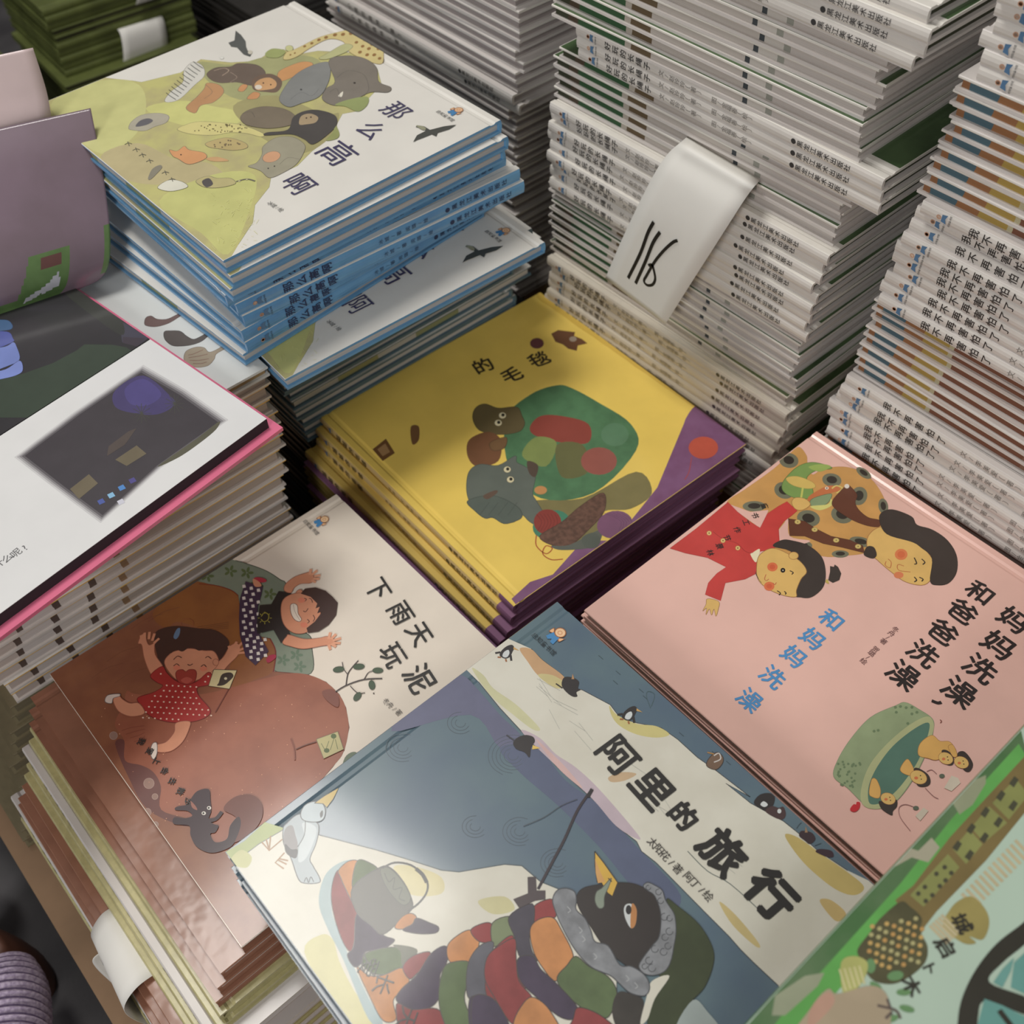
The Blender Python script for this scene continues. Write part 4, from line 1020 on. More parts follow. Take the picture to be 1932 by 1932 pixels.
    patch([(840, 1900), (880, 1820), (1050, 1890), (1180, 2050), (800, 2050)], R_)
    patch([(1110, 1860), (1150, 1720), (1260, 1740), (1320, 1780), (1300, 1932), (1280, 2050), (1180, 2030)], (58, 54, 50))
    # green hood
    a.poly([(1480, 1080), (1560, 1130), (1700, 1250), (1790, 1400), (1800, 1520), (1740, 1680), (1640, 1790), (1560, 1930), (1380, 2050), (1350, 1900), (1400, 1760), (1500, 1610), (1430, 1600), (1480, 1450), (1530, 1250)], mat('print_hood', (58, 66, 42), .5, a.k, .12, 60, coat=.3), line=(44, 50, 36), lw=1.3)
    a.poly([(1340, 1760), (1380, 1640), (1500, 1605), (1400, 1760), (1350, 1900), (1300, 1930)], ice)
    a.poly([(1540, 1980), (1660, 1770), (1760, 1850), (1860, 2000), (1700, 2050)], (150, 160, 158))
    # head, beak, eye
    a.poly([(865, 1060), (900, 1010), (980, 985), (1160, 965), (1290, 985), (1400, 1060), (1450, 1180), (1440, 1350), (1400, 1500), (1320, 1560), (1200, 1530), (1050, 1400), (950, 1250), (880, 1140)], (48, 42, 40), line=(34, 30, 30))
    a.poly([(988, 752), (1050, 830), (1145, 965), (1110, 1058), (1075, 1035), (1030, 960), (1005, 960), (990, 850)], (200, 162, 70), sm=False, line=(60, 50, 40), lw=1.5)
    a.poly([(990, 800), (1030, 900), (1060, 960), (1010, 970), (995, 900)], (196, 150, 92), sm=False)
    a.poly([(990, 1090), (1000, 1030), (1040, 1000), (1100, 935), (1085, 990), (1055, 1060), (1050, 1130), (1015, 1140)], (126, 136, 122), line=(80, 84, 76)); a.stroke([(1080, 935), (1105, 960)], 1.6, (60, 50, 40), sm=False)
    a.poly([(1185, 1150), (1200, 1115), (1240, 1110), (1275, 1150), (1270, 1240), (1250, 1278), (1225, 1270), (1195, 1210)], (192, 196, 196), line=(60, 58, 56)); a.poly([(1242, 1112), (1275, 1150), (1270, 1240), (1250, 1276), (1232, 1260)], (176, 122, 74)); a.ell((1220, 1152), 20, 32, (40, 38, 40))
    # fur
    fur = mat('print_fur', (126, 128, 132), .5, a.k, .2, 120, coat=.3)
    a.poly([(700, 1080), (730, 1020), (790, 1005), (850, 1030), (862, 1090), (860, 1150), (920, 1210), (960, 1290), (990, 1370), (1080, 1400), (1160, 1530), (1240, 1540), (1330, 1600), (1365, 1680), (1330, 1740), (1230, 1720), (1150, 1650), (1090, 1600), (960, 1540), (850, 1420), (760, 1260), (715, 1150)], fur, line=(70, 72, 76), lw=1.6)
    a.poly([(1320, 990), (1350, 965), (1400, 985), (1450, 1020), (1470, 1080), (1500, 1130), (1535, 1190), (1545, 1300), (1530, 1400), (1510, 1500), (1470, 1570), (1400, 1600), (1330, 1590), (1290, 1540), (1320, 1480), (1380, 1400), (1430, 1330), (1440, 1180), (1400, 1060), (1350, 1020)], fur, line=(66, 68, 72), lw=1.4)
    for x, y, r in ((1355, 1000, 16), (1425, 1030, 20), (1440, 1090, 20), (1465, 1200, 24), (1500, 1210, 20), (1500, 1300, 24), (1470, 1340, 22), (1400, 1420, 24), (1460, 1440, 24), (1360, 1500, 24), (1380, 1550, 26), (1330, 1540, 18), (1490, 1400, 22)):
        a.stroke([(x + r * math.cos(t), y + r * math.sin(t)) for t in (k * .7 for k in range(8))], 1.1, (66, 68, 72))
    for x, y in ((800, 1130), (880, 1270), (900, 1330), (980, 1450), (1200, 1600), (1260, 1650)):
        a.stroke([(x, y), (x + 22, y + 26), (x + 4, y + 42)], 1.4, (160, 162, 164))
    # stick with cross bow
    a.stroke([(970, 325), (870, 470), (780, 670), (700, 820), (600, 1010)], 4.5, (52, 44, 50)); a.stroke([(870, 395), (760, 440), (640, 520), (500, 580)], .9, (58, 58, 62)); a.stroke([(970, 325), (940, 380)], 6, (44, 40, 42), sm=False)
    a.poly([(528, 928), (585, 925), (590, 1020), (650, 1020), (650, 1080), (580, 1090), (470, 1140), (430, 1080), (530, 1040)], (72, 62, 64), sm=False)
    # title
    a.zoom(850, 1100, 3.22)
    ik = (38, 36, 34)
    for ch, p, em, of in (('阿', (1020, 1050), .0230, .026), ('里', (1228, 1255), .0235, .030), ('的', (1415, 1420), .0158, .04), ('旅', (1655, 1640), .0245, .038)):
        a.char(ch, p, em, -94, ik, of)
    a.run('太阳花/著', (1228, 1580), (1380, 1740), .0058, -94, (60, 56, 54)); a.run('阿丁/绘', (1447, 1790), (1565, 1905), .0058, -94, (60, 56, 54))
    a.zoom(1332, 1332, 3.22); a.char('行', (400, 1150), .0250, -94, ik, .052)
    a.zoom(0, 0, 1); a.emblem((1037, 1209), -90, .00108, (40, 44, 48))
    a.zoom(420, 1400, 3.632)
    for ch, p in (('爱', (1000, 1545)), ('长', (1100, 1665)), ('天', (1265, 1900))):
        a.char(ch, p, .011, -150, ik)

def art_ladle(a):
    dk = (104, 84, 80)
    a.poly([(273, 612), (275, 600), (285, 596), (296, 602), (315, 602), (333, 594), (353, 584), (352, 588), (335, 600), (318, 610), (298, 616), (282, 616)], (118, 96, 92), line=(84, 70, 68))
    a.poly([(311, 640), (310, 626), (322, 624), (340, 625), (352, 634), (365, 640), (380, 634), (395, 625), (396, 630), (382, 643), (365, 650), (345, 653), (325, 652)], (98, 90, 86), line=(70, 66, 64))
    a.poly([(347, 675), (352, 662), (370, 655), (385, 656), (393, 664), (404, 662), (423, 652), (424, 658), (408, 668), (404, 678), (392, 690), (370, 693), (352, 686)], (166, 152, 132), line=(120, 104, 92))
    for q in ([(355, 670), (365, 668), (383, 660)], [(356, 675), (375, 672), (392, 668)], [(358, 680), (375, 680), (394, 677)], [(364, 686), (380, 686), (390, 683)]):
        a.stroke(q, 1.4, (120, 66, 60))

# ------------------------------------------------------------------ kinds of books
blue = mat('blue_cloth_edge', (104, 160, 204), .3, 1.0, .05, 40, coat=.4)
blue_sp = mat('blue_spine', (92, 148, 196), .3, 1.0, .08, 30, coat=.5, rgb2=(108, 168, 212))
cream = mat('cream_cover', (226, 223, 216), .38, 1.0, .03, 20, coat=.25)
pg_white = bands('pages_white', [(0, (214, 210, 204))])
pg_meadow = bands('pages_meadow', [(0, (206, 202, 190)), (.18, (176, 174, 120)), (.34, (210, 206, 196)), (.5, (160, 164, 120)), (.68, (212, 208, 202))], length=.262)
tx = lambda s, a, b, em, off, c: (s, a, b, em, off, c)
navy = (44, 58, 92)
blue_text = [tx('那么高啊', .040, .072, .0088, .02, navy), tx('冰城/著', .118, .134, .0042, 0, (60, 80, 110)), tx('阅璐/绘', .142, .158, .0042, 0, (60, 80, 110)), tx('●黑龙江美术出版社', .178, .232, .0052, .01, navy)]
defkind('blue', .240, .265, cream, blue, blue_sp, pg_meadow, spine_text=blue_text, th=TB)
defkind('blue_y', .262, .248, cream, blue, blue_sp, pg_meadow, spine_text=blue_text, th=TB)
slate = mat('slate_blue_edge', (84, 112, 128), .35, 1.0, .1, 40, coat=.3)
defkind('slate', .240, .265, cream, slate, slate, pg_meadow, th=TB)
blackm = mat('black_board', (52, 50, 48), .35, 1.0, .15, 40, coat=.3)
defkind('black', .245, .262, blackm, blackm, blackm, bands('pages_dark', [(0, (70, 64, 56)), (.4, (90, 84, 78)), (.6, (60, 56, 50))], length=.262), th=TB)
yel = mat('yellow_cover', (224, 194, 96), .30, 1.2, .04, 25, coat=.45)
plum_y = bands('plum_end_board', [(0, (128, 88, 118)), (.07, (214, 184, 96))], length=.262, k=1.1, dark=.95)
plum_s = bands('plum_end_spine', [(0, (128, 88, 118)), (.07, (206, 178, 122))], length=.262, k=1.1, dark=.95)
beige = mat('beige_spine', (206, 178, 122), .4, 1.15, .05, 40, coat=.3)
plum = mat('plum_cover', (124, 86, 118), .34, 1.2, .08, 40, coat=.45)
brnpg = bands('pages_brown', [(0, (120, 82, 66)), (.3, (132, 92, 74)), (.6, (104, 70, 62)), (.8, (126, 86, 70))], axis='X', length=.25, k=.8)
defkind('yellow', .250, .262, plum_y, plum_y, plum_s, brnpg,
        spine_text=[tx('黏黏的毛毯', .030, .068, .0072, .02, (60, 50, 36)), tx('冰波/文', .105, .122, .0040, 0, (90, 76, 50)), tx('周翊/图', .130, .146, .0040, 0, (90, 76, 50)), tx('●黑龙江美术出版社', .186, .240, .0058, .015, (48, 42, 30))])
olive = mat('olive_board', (128, 110, 54), .4, 1.0, .15, 40, coat=.2)
olive_y = bands('olive_end_board', [(0, (112, 74, 96)), (.07, (128, 110, 54))], length=.262, k=1.0, dark=.95)
olive_yf = bands('olive_far_board', [(0, (128, 110, 54)), (.93, (112, 74, 96))], length=.262, k=1.0, dark=.95)
defkind('olive', .250, .262, plum, olive_yf, olive, bands('pages_olive', [(0, (110, 84, 84)), (.35, (96, 84, 46)), (.7, (120, 104, 56))], length=.262, k=.8))
pinkm = mat('pink_cover', (222, 180, 168), .34, 1.2, .025, 25, coat=.45)
defkind('pink', .250, .262, pinkm, pinkm, pinkm, pg_white)
crb = mat('cream_brown_cover', (214, 204, 190), .36, 1.25, .03, 25, coat=.35)
mudm = mat('mud_wrap', (140, 98, 78), .3, 1.2, .1, 40, coat=.3, crumple=.2)
defkind('mud', .255, .250, mudm, mudm, mudm, bands('pages_mud', [(0, (150, 108, 90))], axis='X', length=.25))
defkind('brown', .255, .250, crb, mudm, mudm, bands('pages_pinkish', [(0, (190, 150, 134)), (.2, (214, 196, 186)), (.6, (150, 110, 96))], axis='X', length=.25))
teal = mat('teal_cover', (96, 116, 124), .3, 1.1, .06, 18, coat=.5, rgb2=(86, 104, 120))
wrapw = mat('wrapped_pale_board', (196, 200, 200), .22, 1.1, .08, 60, coat=.8, crumple=.4)
defkind('ali', .255, .251, teal, wrapw, wrapw, pg_white)
greenc = mat('green_cover', (84, 110, 72), .35, 1.0, .2, 26, coat=.3, rgb2=(62, 84, 54))
pg_rope = bands('pages_rope', [(0, (62, 66, 46)), (.06, (84, 70, 54)), (.10, (56, 96, 60)), (.27, (196, 188, 176)), (.29, (110, 92, 66)), (.36, (206, 198, 190)), (.66, (70, 76, 80)), (.675, (214, 208, 200)), (.73, (160, 160, 150)), (.75, (206, 198, 192))], length=.277)
pub = tx('●黑龙江美术出版社', .207, .250, .0050, .008, (62, 60, 60))
defkind('rope', .250, .277, M_white_edge, M_white_edge, M_white_spine, pg_rope, back=M_white_back, panel=greenc,
        spine_text=[tx('好玩的长绳子', .034, .074, .0066, .012, (58, 56, 56)), tx('文/赵玲玲〔著〕', .088, .124, .0050, 0, inkg), tx('图/金福善〔绘〕', .138, .170, .0048, 0, inkg), pub])
pg_fear = bands('pages_fear', [(0, (156, 108, 72)), (.035, (84, 112, 124)), (.10, (166, 116, 76)), (.155, (190, 160, 84)), (.225, (206, 196, 160)), (.235, (136, 88, 66)), (.5, (150, 110, 90)), (.58, (120, 80, 64))], length=.277)
defkind('fear', .250, .277, M_white_back, M_white_edge, M_white_spine, pg_fear, back=M_white_back,
        spine_text=[tx('我不再害怕了', .038, .084, .0072, .012, (50, 48, 48)), tx('文/李美爱〔著〕', .102, .145, .0052, 0, inkg), tx('图/金润〔绘〕', .160, .190, .0050, 0, inkg), pub])
defkind('plain', .250, .277, M_white_back, M_white_edge, M_white_spine, bands('pages_grey', [(0, (190, 180, 176)), (.5, (176, 166, 164))], length=.277), back=M_white_back,
        spine_text=[tx('小熊的森林〔著〕', .04, .12, .0062, .01, inkg), pub])
gold = mat('gold_board', (226, 182, 88), .35, 1.15, .08, 30, coat=.3)
silver = mat('pearl_white_board', (220, 214, 208), .25, 1.0, .05, 30, coat=.6)
pg_gold = bands('pages_checked', [(0, (206, 192, 184)), (.085, (96, 80, 72)), (.105, (216, 208, 204)), (.20, (92, 76, 70)), (.222, (214, 206, 200)), (.315, (96, 80, 72)), (.337, (206, 196, 188)), (.42, (150, 120, 90)), (.44, (190, 176, 164))], length=.25)
defkind('gold', .250, .250, cream, gold, gold, pg_gold, back=silver, th=.0132)
limey = mat('yellow_green_spine', (184, 176, 128), .4, 1.05, .08, 160, coat=.3)
defkind('lime', .250, .262, limey, limey, limey, pg_white)
greyc = mat('grey_white_cover', (206, 208, 206), .4, 1.05, .06, 14)
defkind('grey', .250, .250, greyc, greyc, greyc, bands('pages_tan', [(0, (180, 150, 104))]))
far_g = mat('far_green_board', (96, 104, 56), .5, .9, .2, 30)
defkind('far_green', .195, .195, far_g, far_g, far_g, bands('pages_far_green', [(0, (66, 66, 40)), (.3, (84, 84, 54)), (.7, (70, 70, 46))], length=.195, k=.8))

def stack(items, ztop):
    """items: top to bottom (kind, side, center or corner, jit, label, group, artfn...) -> places them downwards"""
    z = ztop
    for it in items:
        th = KIND[it['kind']][3]
        z -= th
        kind, side = it['kind'], it['side']
        cx, cy = it['c'](z + th) if callable(it['c']) else it['c']
        jit = it.get('jit', 0)
        if 'art' in it:
            o = cover_book(kind, (cx, cy), z, side, jit, it['label'], it['k'], it['base'], it['art'], it.get('group'))
        else:
            o = place(kind, cx, cy, z, side, it['label'], group=it.get('group'), jit=jit)
        it['o'] = o
    return z
def ctr(kind, side, xmin, ymin, jit=0.0):
    md, W, H, th = KIND[kind]
    sx, sy = (W, H) if side in ('-X', '+X') else (H, W)
    hx, hy = sx / 2, sy / 2
    c, s = math.cos(jit), math.sin(jit)
    return (xmin + hx * c - hy * s, ymin + hx * s + hy * c)
def pxc(kind, side, px, py, z, jit=0.0):
    p = onz(px, py, z); return ctr(kind, side, p.x, p.y, jit)
R = random.Random(11)
def j(a):
    return R.uniform(-a, a)

ORD = ['top', 'second', 'third', 'fourth', 'fifth', 'sixth', 'seventh', 'eighth', 'ninth', 'tenth', 'eleventh', 'twelfth', 'thirteenth']
def nth(i, noun, where):
    return ('topmost %s %s' % (noun, where)) if i == 0 else ('%s %s from the top %s' % (ORD[i], noun, where))
# ---- stack of blue-edged books with animals on the top cover (upper left)
items = []
z0 = .55
items.append(dict(kind='blue', side='+X', c=pxc('blue', '+X', 421, 492, z0, .014), jit=.014, art=art_animal, k=1.0, base=cream,
                  label='picture book with savanna animals on its white cover, topmost of the blue-edged stack'))
items.append(dict(kind='blue_art', side='+X', c=pxc('blue', '+X', 434, 521, z0 - TB, .0), jit=.0,
                  label='blue-edged book directly below the savanna animals cover, sticking out a little'))
items.append(dict(kind='blue_art', side='+X', c=pxc('blue', '+X', 434, 546, z0 - 2 * TB, .004), jit=.004,
                  label='third blue-edged picture book from the top, a thin bright white strip of cover showing'))
sp = [(424, 557, -.006), (444, 574, -.045), (457, 596, -.05), (454, 624, .03), (462, 646, .055)]
nm = ['book with the uppermost of the five blue spines, glossy plastic at its corner', 'book with the second blue spine from above, stepping right of the uppermost', 'book with the middle one of the five blue spines', 'book with the fourth blue spine from above, below the dark wedge-shaped gap', 'book with the lowest of the five blue spines']
for i, (px, py, jt) in enumerate(sp):
    zz = z0 - (3 + i) * TB
    items.append(dict(kind='blue_y', side='-Y', c=pxc('blue_y', '-Y', px, py, zz, jt), jit=jt, label=nm[i]))
items.append(dict(kind='blue', side='+X', c=pxc('blue', '+X', 458, 669, z0 - 8 * TB, .08), jit=.08, label='plastic-wrapped blue-edged book at the bottom of the animal stack'))
zb = stack(items, z0)

# ---- lower stack with the same white cover (centre), turned a little
items = [dict(kind='blue_art', side='+X', c=pxc('blue', '+X', 538, 717, zb - .001, -.035), jit=-.035, label='white picture book with a flying eagle, lying under the blue-edged animal stack')]
for k in range(1, 39):
    f = min(1, k / 9)
    kind = 'slate' if k < 15 else ('black' if k < 30 else 'slate')
    jt = -.03 * (1 - f) - .005
    x = .252 + .032 * min(1, k / 14); y = .560 + .055 * f
    g = 'slate-edged books below the eagle cover' if k < 15 else 'dark books at the bottom of the eagle cover stack'
    l = nth(k - 1, 'slate-blue-edged book', 'below the eagle cover') if k < 14 else 'slate-blue-edged book in the lower run below the eagle cover' if k < 15 else 'dark-edged book low down in the gap between the yellow and the gold-edged stacks'
    items.append(dict(kind=kind, side='+X' if k % 5 else '+Y', c=(lambda zz, x=x, y=y, jt=jt, kd=kind, sd='+X' if k % 5 else '+Y': ctr(kd, sd, x + j(.003), y + j(.002), jt)), jit=jt, group=g, label=l))
items = [it for it in items]
n_fit = int((zb - .0005 - PZ) / TB)
items = items[:n_fit]
EZ = zb - .0005; stack(items, EZ)
remb = EZ - n_fit * TB - PZ
if remb > .0006:
    m = MB(); m.box(.30, .50, .63, .86, PZ, PZ + remb - .0002, wb); tag(obj('cardboard_sheet', m), 'flat cardboard sheet under the dark books behind the yellow stack', 'cardboard')

# ---- gold-edged stack (left) with the ladle cover on top
LZ = zb - .001
items = [dict(kind='grey', side='-X', c=pxc('grey', '-X', 505 - 1e-9, 691, LZ), jit=0.0, art=art_ladle, k=1.0, base=greyc,
              label='grey-white picture book with two ladles and a spatula on its cover')]
p = onz(505, 691, LZ); items[0]['c'] = (p.x - .125, p.y + .125)
defkind('dull', .250, .250, mat('dull_board', (128, 118, 92), .5, 1, .15, 30), mat('dull_board', (128, 118, 92)), mat('dull_board', (128, 118, 92)), bands('pages_dull', [(0, (132, 122, 98)), (.5, (112, 104, 84))], length=.25), th=.0132)
NAMES['dull'] = 'hardcover_book'
n = 0; zz = LZ - TH
while zz - .0132 > PZ:
    xm = .243 - .10 * (LZ - zz) if zz > .30 else .228 - .30 * (.30 - zz)
    if n in (2, 3):
        lab, g = ('upper', 'lower')[n - 2] + ' of two pushed-out gold-edged books a little below the ladle cover', 'gold-edged books just under the ladle cover'
    elif zz > .28:
        lab, g = nth(n if n < 2 else n - 2, 'gold-edged book', 'in the checked run below the open book'), 'gold-edged books under the open book'
    else:
        lab, g = 'dull olive-grey book low in the left stack, only its end showing at the border', 'dull books low at the left border'
    items.append(dict(kind='gold' if zz > .285 else 'dull', side='+Y', c=(xm - .125 + j(.004), .563 + .125 + j(.002)), jit=j(.012), label=lab, group=g)); n += 1; zz -= .0132
stack(items, LZ)
# close the small remainder at the pallet
rem = LZ - TH - n * .0132 - PZ
if rem > .001:
    m = MB(); m.box(-.06, .17, .57, .80, PZ, PZ + rem - .0002, wb); tag(obj('cardboard_sheet', m), 'flat cardboard sheet under the gold-edged stack at the left', 'cardboard')

# ---- yellow and plum book with the knitting dinosaurs (middle)
YZ = .32
items = [dict(kind='yellow', side='-X', c=ctr('yellow', '-X', .2905, .355, -.03), jit=-.03, art=art_yellow, k=1.25, base=yel,
              label='yellow and purple picture book with two grey-brown dinosaurs and a wool basket on its cover')]
steps = [(.286, .353, -.02), (.279, .350, -.035), (.273, .352, -.012)]
yl = ['second yellow spine from the top, just under the dinosaur cover', 'third yellow spine from the top of the dinosaur stack, slightly stepped out', 'lowest yellow spine of the dinosaur stack']
for (x, y, jt), l in zip(steps, yl):
    items.append(dict(kind='yellow', side='-X', c=ctr('yellow', '-X', x, y, jt), jit=jt, label='book with the ' + l))
k = 4
while k < 10:
    items.append(dict(kind='olive', side='+X', c=ctr('olive', '+X', .268 + j(.002), .352 + j(.003), -.01), jit=-.01 + j(.01),
                      label=nth(k - 4, 'olive and plum edged book', 'below the yellow spines'), group='olive and plum books under the yellow spines')); k += 1
zb_ = stack(items, YZ)
carton(.28, .51, .365, .60, PZ, zb_, 'cardboard box hidden under the yellow dinosaur stack')

# ---- pink book with mother and child
KZ = .365
items = [dict(kind='pink', side='+X', c=ctr('pink', '+X', .304, .296 - .262, .0), jit=.0, art=art_pink, k=1.2, base=pinkm,
              label='pink picture book with a mother, a child in red and a bath tub')]
for k in range(1, 9):
    items.append(dict(kind='pink', side='+X', c=ctr('pink', '+X', .304 + j(.002), .034 + j(.002), 0), jit=j(.008), group='pink books beneath the bath tub cover',
                      label='pink-edged picture book in the stack beneath the mother and child cover'))
zb_ = stack(items, KZ)
carton(.32, .54, .05, .28, PZ, zb_, 'cardboard box hidden under the pink stack')

# ---- brown book with the muddy children, stack stepping outwards below
BZ = .32
items = [dict(kind='brown', side='+Y', c=ctr('brown', '+Y', .0072, .279, .0), jit=.0, art=art_brown, k=1.25, base=crb,
              label='brown and cream picture book with two cheering children playing in mud on its cover')]
cfg = [('mud', '+Y', -.011, .2785, 'second mud-brown book, its wrapped edge stepping left under the playing children'),
       ('mud', '+Y', -.017, .276, 'third mud-brown wrapped book under the playing children, creased along its edge'),
       ('mud', '+Y', -.022, .273, 'lowest mud-brown wrapped book above the yellow-green spines'),
       ('lime', '-X', -.024, .268, 'upper yellow-green speckled spine below the mud-brown books'),
       ('lime', '-X', -.029, .266, 'lower yellow-green speckled spine, beside the blue corner'),
       ('fear', '-X', -.036, .255, 'white spine between the yellow-green and reddish wrapped books'),
       ('lime', '-X', -.040, .262, 'yellow-edged book with a floral cover strip, above the curled white price slip'),
       ('lime', '-X', -.045, .262, 'pale yellow-edged book pinching the curled white price slip'),
       ('mud', '+X', -.052, .272, 'upper reddish-brown wrapped book by the curled price slip'),
       ('mud', '+X', -.058, .272, 'middle reddish-brown wrapped book by the curled price slip'),
       ('mud', '+X', -.062, .272, 'lower reddish-brown wrapped book by the curled price slip')]
for kd, sd, x, y, l in cfg:
    items.append(dict(kind=kd, side=sd, c=ctr(kd, sd, x, y, 0), jit=j(.006), label=l))
k = len(items)
while BZ - (k + 1) * TH > PZ:
    kd = ('fear', 'lime', 'gold')[k % 2]
    items.append(dict(kind=kd, side='-X', c=ctr(kd, '-X', -.064 + j(.003), .262, 0), jit=j(.006), group='books at the foot of the muddy children stack',
                      label='pale book at the foot of the muddy children stack, close to the floor')); k += 1
stack(items, BZ)
gap = BZ - PZ - len(items) * TH
m = MB(); m.box(-.06, .18, .28, .52, PZ, PZ + gap - .0002, wb); tag(obj('cardboard_sheet', m), 'flat cardboard sheet under the muddy children stack', 'cardboard')

# ---- big penguin book (front)
PZT = .40
items = [dict(kind='ali', side='+Y', c=ctr('ali', '+Y', .0275, .296 - .255, .0), jit=.0, art=art_ali, k=1.15, base=teal,
              label='blue and white picture book with a penguin in a patchwork coat on its cover')]
lb = ['second penguin book, just under the patchwork penguin cover, in crinkled plastic', 'third penguin book from the top in shiny plastic', 'fourth penguin book from the top, pale board edge in plastic', 'fifth penguin book, its corner stepping left']
for i, l in enumerate(lb):
    items.append(dict(kind='ali', side='+Y', c=ctr('ali', '+Y', .027 + (.003, -.002, .004, -.003)[i], .039, 0), jit=(.012, -.008, .01, -.01)[i], label=l))
for k in range(5, 14):
    yy = .039 if PZT - k * TH > .332 else .010
    items.append(dict(kind='ali', side='+Y', c=ctr('ali', '+Y', .030 + j(.003), yy, 0), jit=j(.006), group='wrapped books low in the penguin stack', label='plastic-wrapped pale-edged book low in the stack under the penguin cover'))
zb_ = stack(items, PZT)
carton(.045, .265, .045, .25, PZ, zb_, 'cardboard box hidden under the penguin stack')

# ---- tall white stack in the middle (x front .55), runs of spines and page edges
def runs(ztop, front, segs, kind, yfun, what, label_of):
    z = ztop; zend = PZ
    for si, (n, mode, xoff, yoff, jt) in enumerate(segs):
        for i in range(n):
            if z - TH < PZ + .0005:
                return z
            z -= TH
            side = '-X' if mode == 's' else '+X'
            jx = (jt if mode == 's' else jt * .7)
            yy = yfun(z) + yoff + j(.0035)
            cx, cy = ctr(kind, side, front + xoff + j(.0025), yy, 0)
            l, g = label_of(si, mode, i)
            place(kind, cx, cy, z, side, l, group=g, jit=j(.012) + jt)
    return z
seg_mid = [(4, 's', -.004, -.006, .0), (8, 'f', .0, .014, .02), (3, 's', .0, -.014, -.01), (5, 'f', .006, .010, .01), (9, 's', .0, .004, .0), (8, 'f', .004, .006, .0), (9, 's', -.004, .0, .0), (6, 'f', .0, .002, .0)]
nmid = ['white spines at the very top of the middle stack', 'page edges in the uppermost tilted run of the middle stack', 'few white spines jutting out above the green-printed page edges',
        'green-printed page edges just above the price slip', 'white spines beside the price slip', 'page edges crossing behind the price slip', 'shrink-wrapped white spines at the foot of the middle stack', 'books low in the middle stack', 'books lower in the middle stack', 'books lowest in the middle stack']
lmid = [('white spine', 'at the very top of the middle stack'), ('white-edged book', 'in the uppermost tilted page-edge run, middle stack'), ('white spine', 'of the few jutting out above the price slip'),
        ('green-printed page edge', 'just above the price slip'), ('white spine', 'beside the price slip'), ('white page edge', 'crossing behind the lower price slip'),
        ('spine', 'in the shrink-wrapped bundle behind the yellow book'), 'white-edged book low in the middle stack under the wrapped bundle']
def lab_run(l, i):
    return l if isinstance(l, str) else nth(i, *l)
NM = 2 + int((.68 - PZ) / TH)
ZT = PZ + .0004 + 70 * TH
mid_top = .6935
mid_top = PZ + .0006 + round((.6985 - PZ) / TH) * TH
carton(.57, .79, .34, .58, PZ, mid_top - 52 * TH, 'cardboard box hidden under the middle white stack')
runs(mid_top, .552, seg_mid, 'rope', lambda z: .322 - .02 * max(0, (z - .45) / .2), 'mid', lambda si, mode, i: (lab_run(lmid[si], i), nmid[si]))
# ---- tall white stack at the right
seg_r = [(9, 's', -.002, .0, .0), (9, 'f', .0, .004, .0), (10, 's', .0, .0, -.004), (8, 'f', .004, .002, -.006), (7, 's', -.002, .0, -.008), (5, 'f', 0, 0, 0)]
lr = [('white spine', 'of the uppermost run in the right stack'), ('brown and blue page edge', 'in the upper run, right stack'), ('white spine', 'of the middle run in the right stack'),
      ('brown and yellow page edge', 'in the lower run, right stack'), ('white spine', 'of the run along the pink cover'), 'white-edged book of the right stack, level with the pink stack']
gr_ = ['upper spines of the right stack', 'upper page edges of the right stack', 'middle spines of the right stack', 'lower page edges of the right stack', 'spines along the pink cover', 'right stack beside the pink books', 'low right stack', 'lowest right stack']
def yr(z):
    return .297 - .277 + (-.030 * max(0, (z - .36) / .32)) - .001
r_top = PZ + .0006 + round((.745 - PZ) / TH) * TH
carton(.58, .80, .035, .28, PZ, r_top - 48 * TH, 'cardboard box hidden under the right white stack')
runs(r_top, .566, seg_r, 'fear', yr, 'right', lambda si, mode, i: (lab_run(lr[si], i), gr_[si]))
# ---- white stack behind, between the blue-edged and the middle stack
seg_w = [(22, 'f', .0, .0, .0), (2, 's', -.006, -.002, .0), (24, 'f', .0, .004, .0)]
lw_ = ['white-edged book in the upper part of the stack behind the animal cover', 'white book with its spine out, level with the animal cover', 'grey-white-edged book low in the stack behind the animal cover']
w_top = PZ + .0006 + round((.70 - PZ) / TH) * TH
carton(.58, .79, .67, .90, PZ, w_top - 48 * TH, 'cardboard box hidden under the back white stack')
runs(w_top, .560, seg_w, 'plain', lambda z: .655 - .012 * max(0, (z - .35) / .3), 'back', lambda si, mode, i: (lw_[si], ['upper books of the back white stack', 'spines of the back white stack', 'lower books of the back white stack'][si]))

# ---- far green stacks and the dark stack
def far_stack(kind, xm, ym, n, lab, grp, jt=0.0, step=0):
    for i in range(n):
        s = '-Y' if i % 7 < 5 else '+Y'
        cx, cy = ctr(kind, s, xm + j(.003), ym + j(.003), 0)
        if step and i == step:
            cy -= .02; cx -= .01
        place(kind, cx, cy, i * TH, s, lab, group=grp, jit=jt + j(.01))
far_stack('far_green', .452, 1.435, 38, 'green book in the far stack with the grey paper slips', 'far green stack with paper slips', -.06, step=27)
far_stack('far_green', .205, 1.44, 30, 'dark green book in the far stack cut off by the left border', 'far green stack at the left border', -.03)
far_stack('black', .70, 1.36, 30, 'black book in the far dark stack behind the animal cover', 'far dark stack', 0)

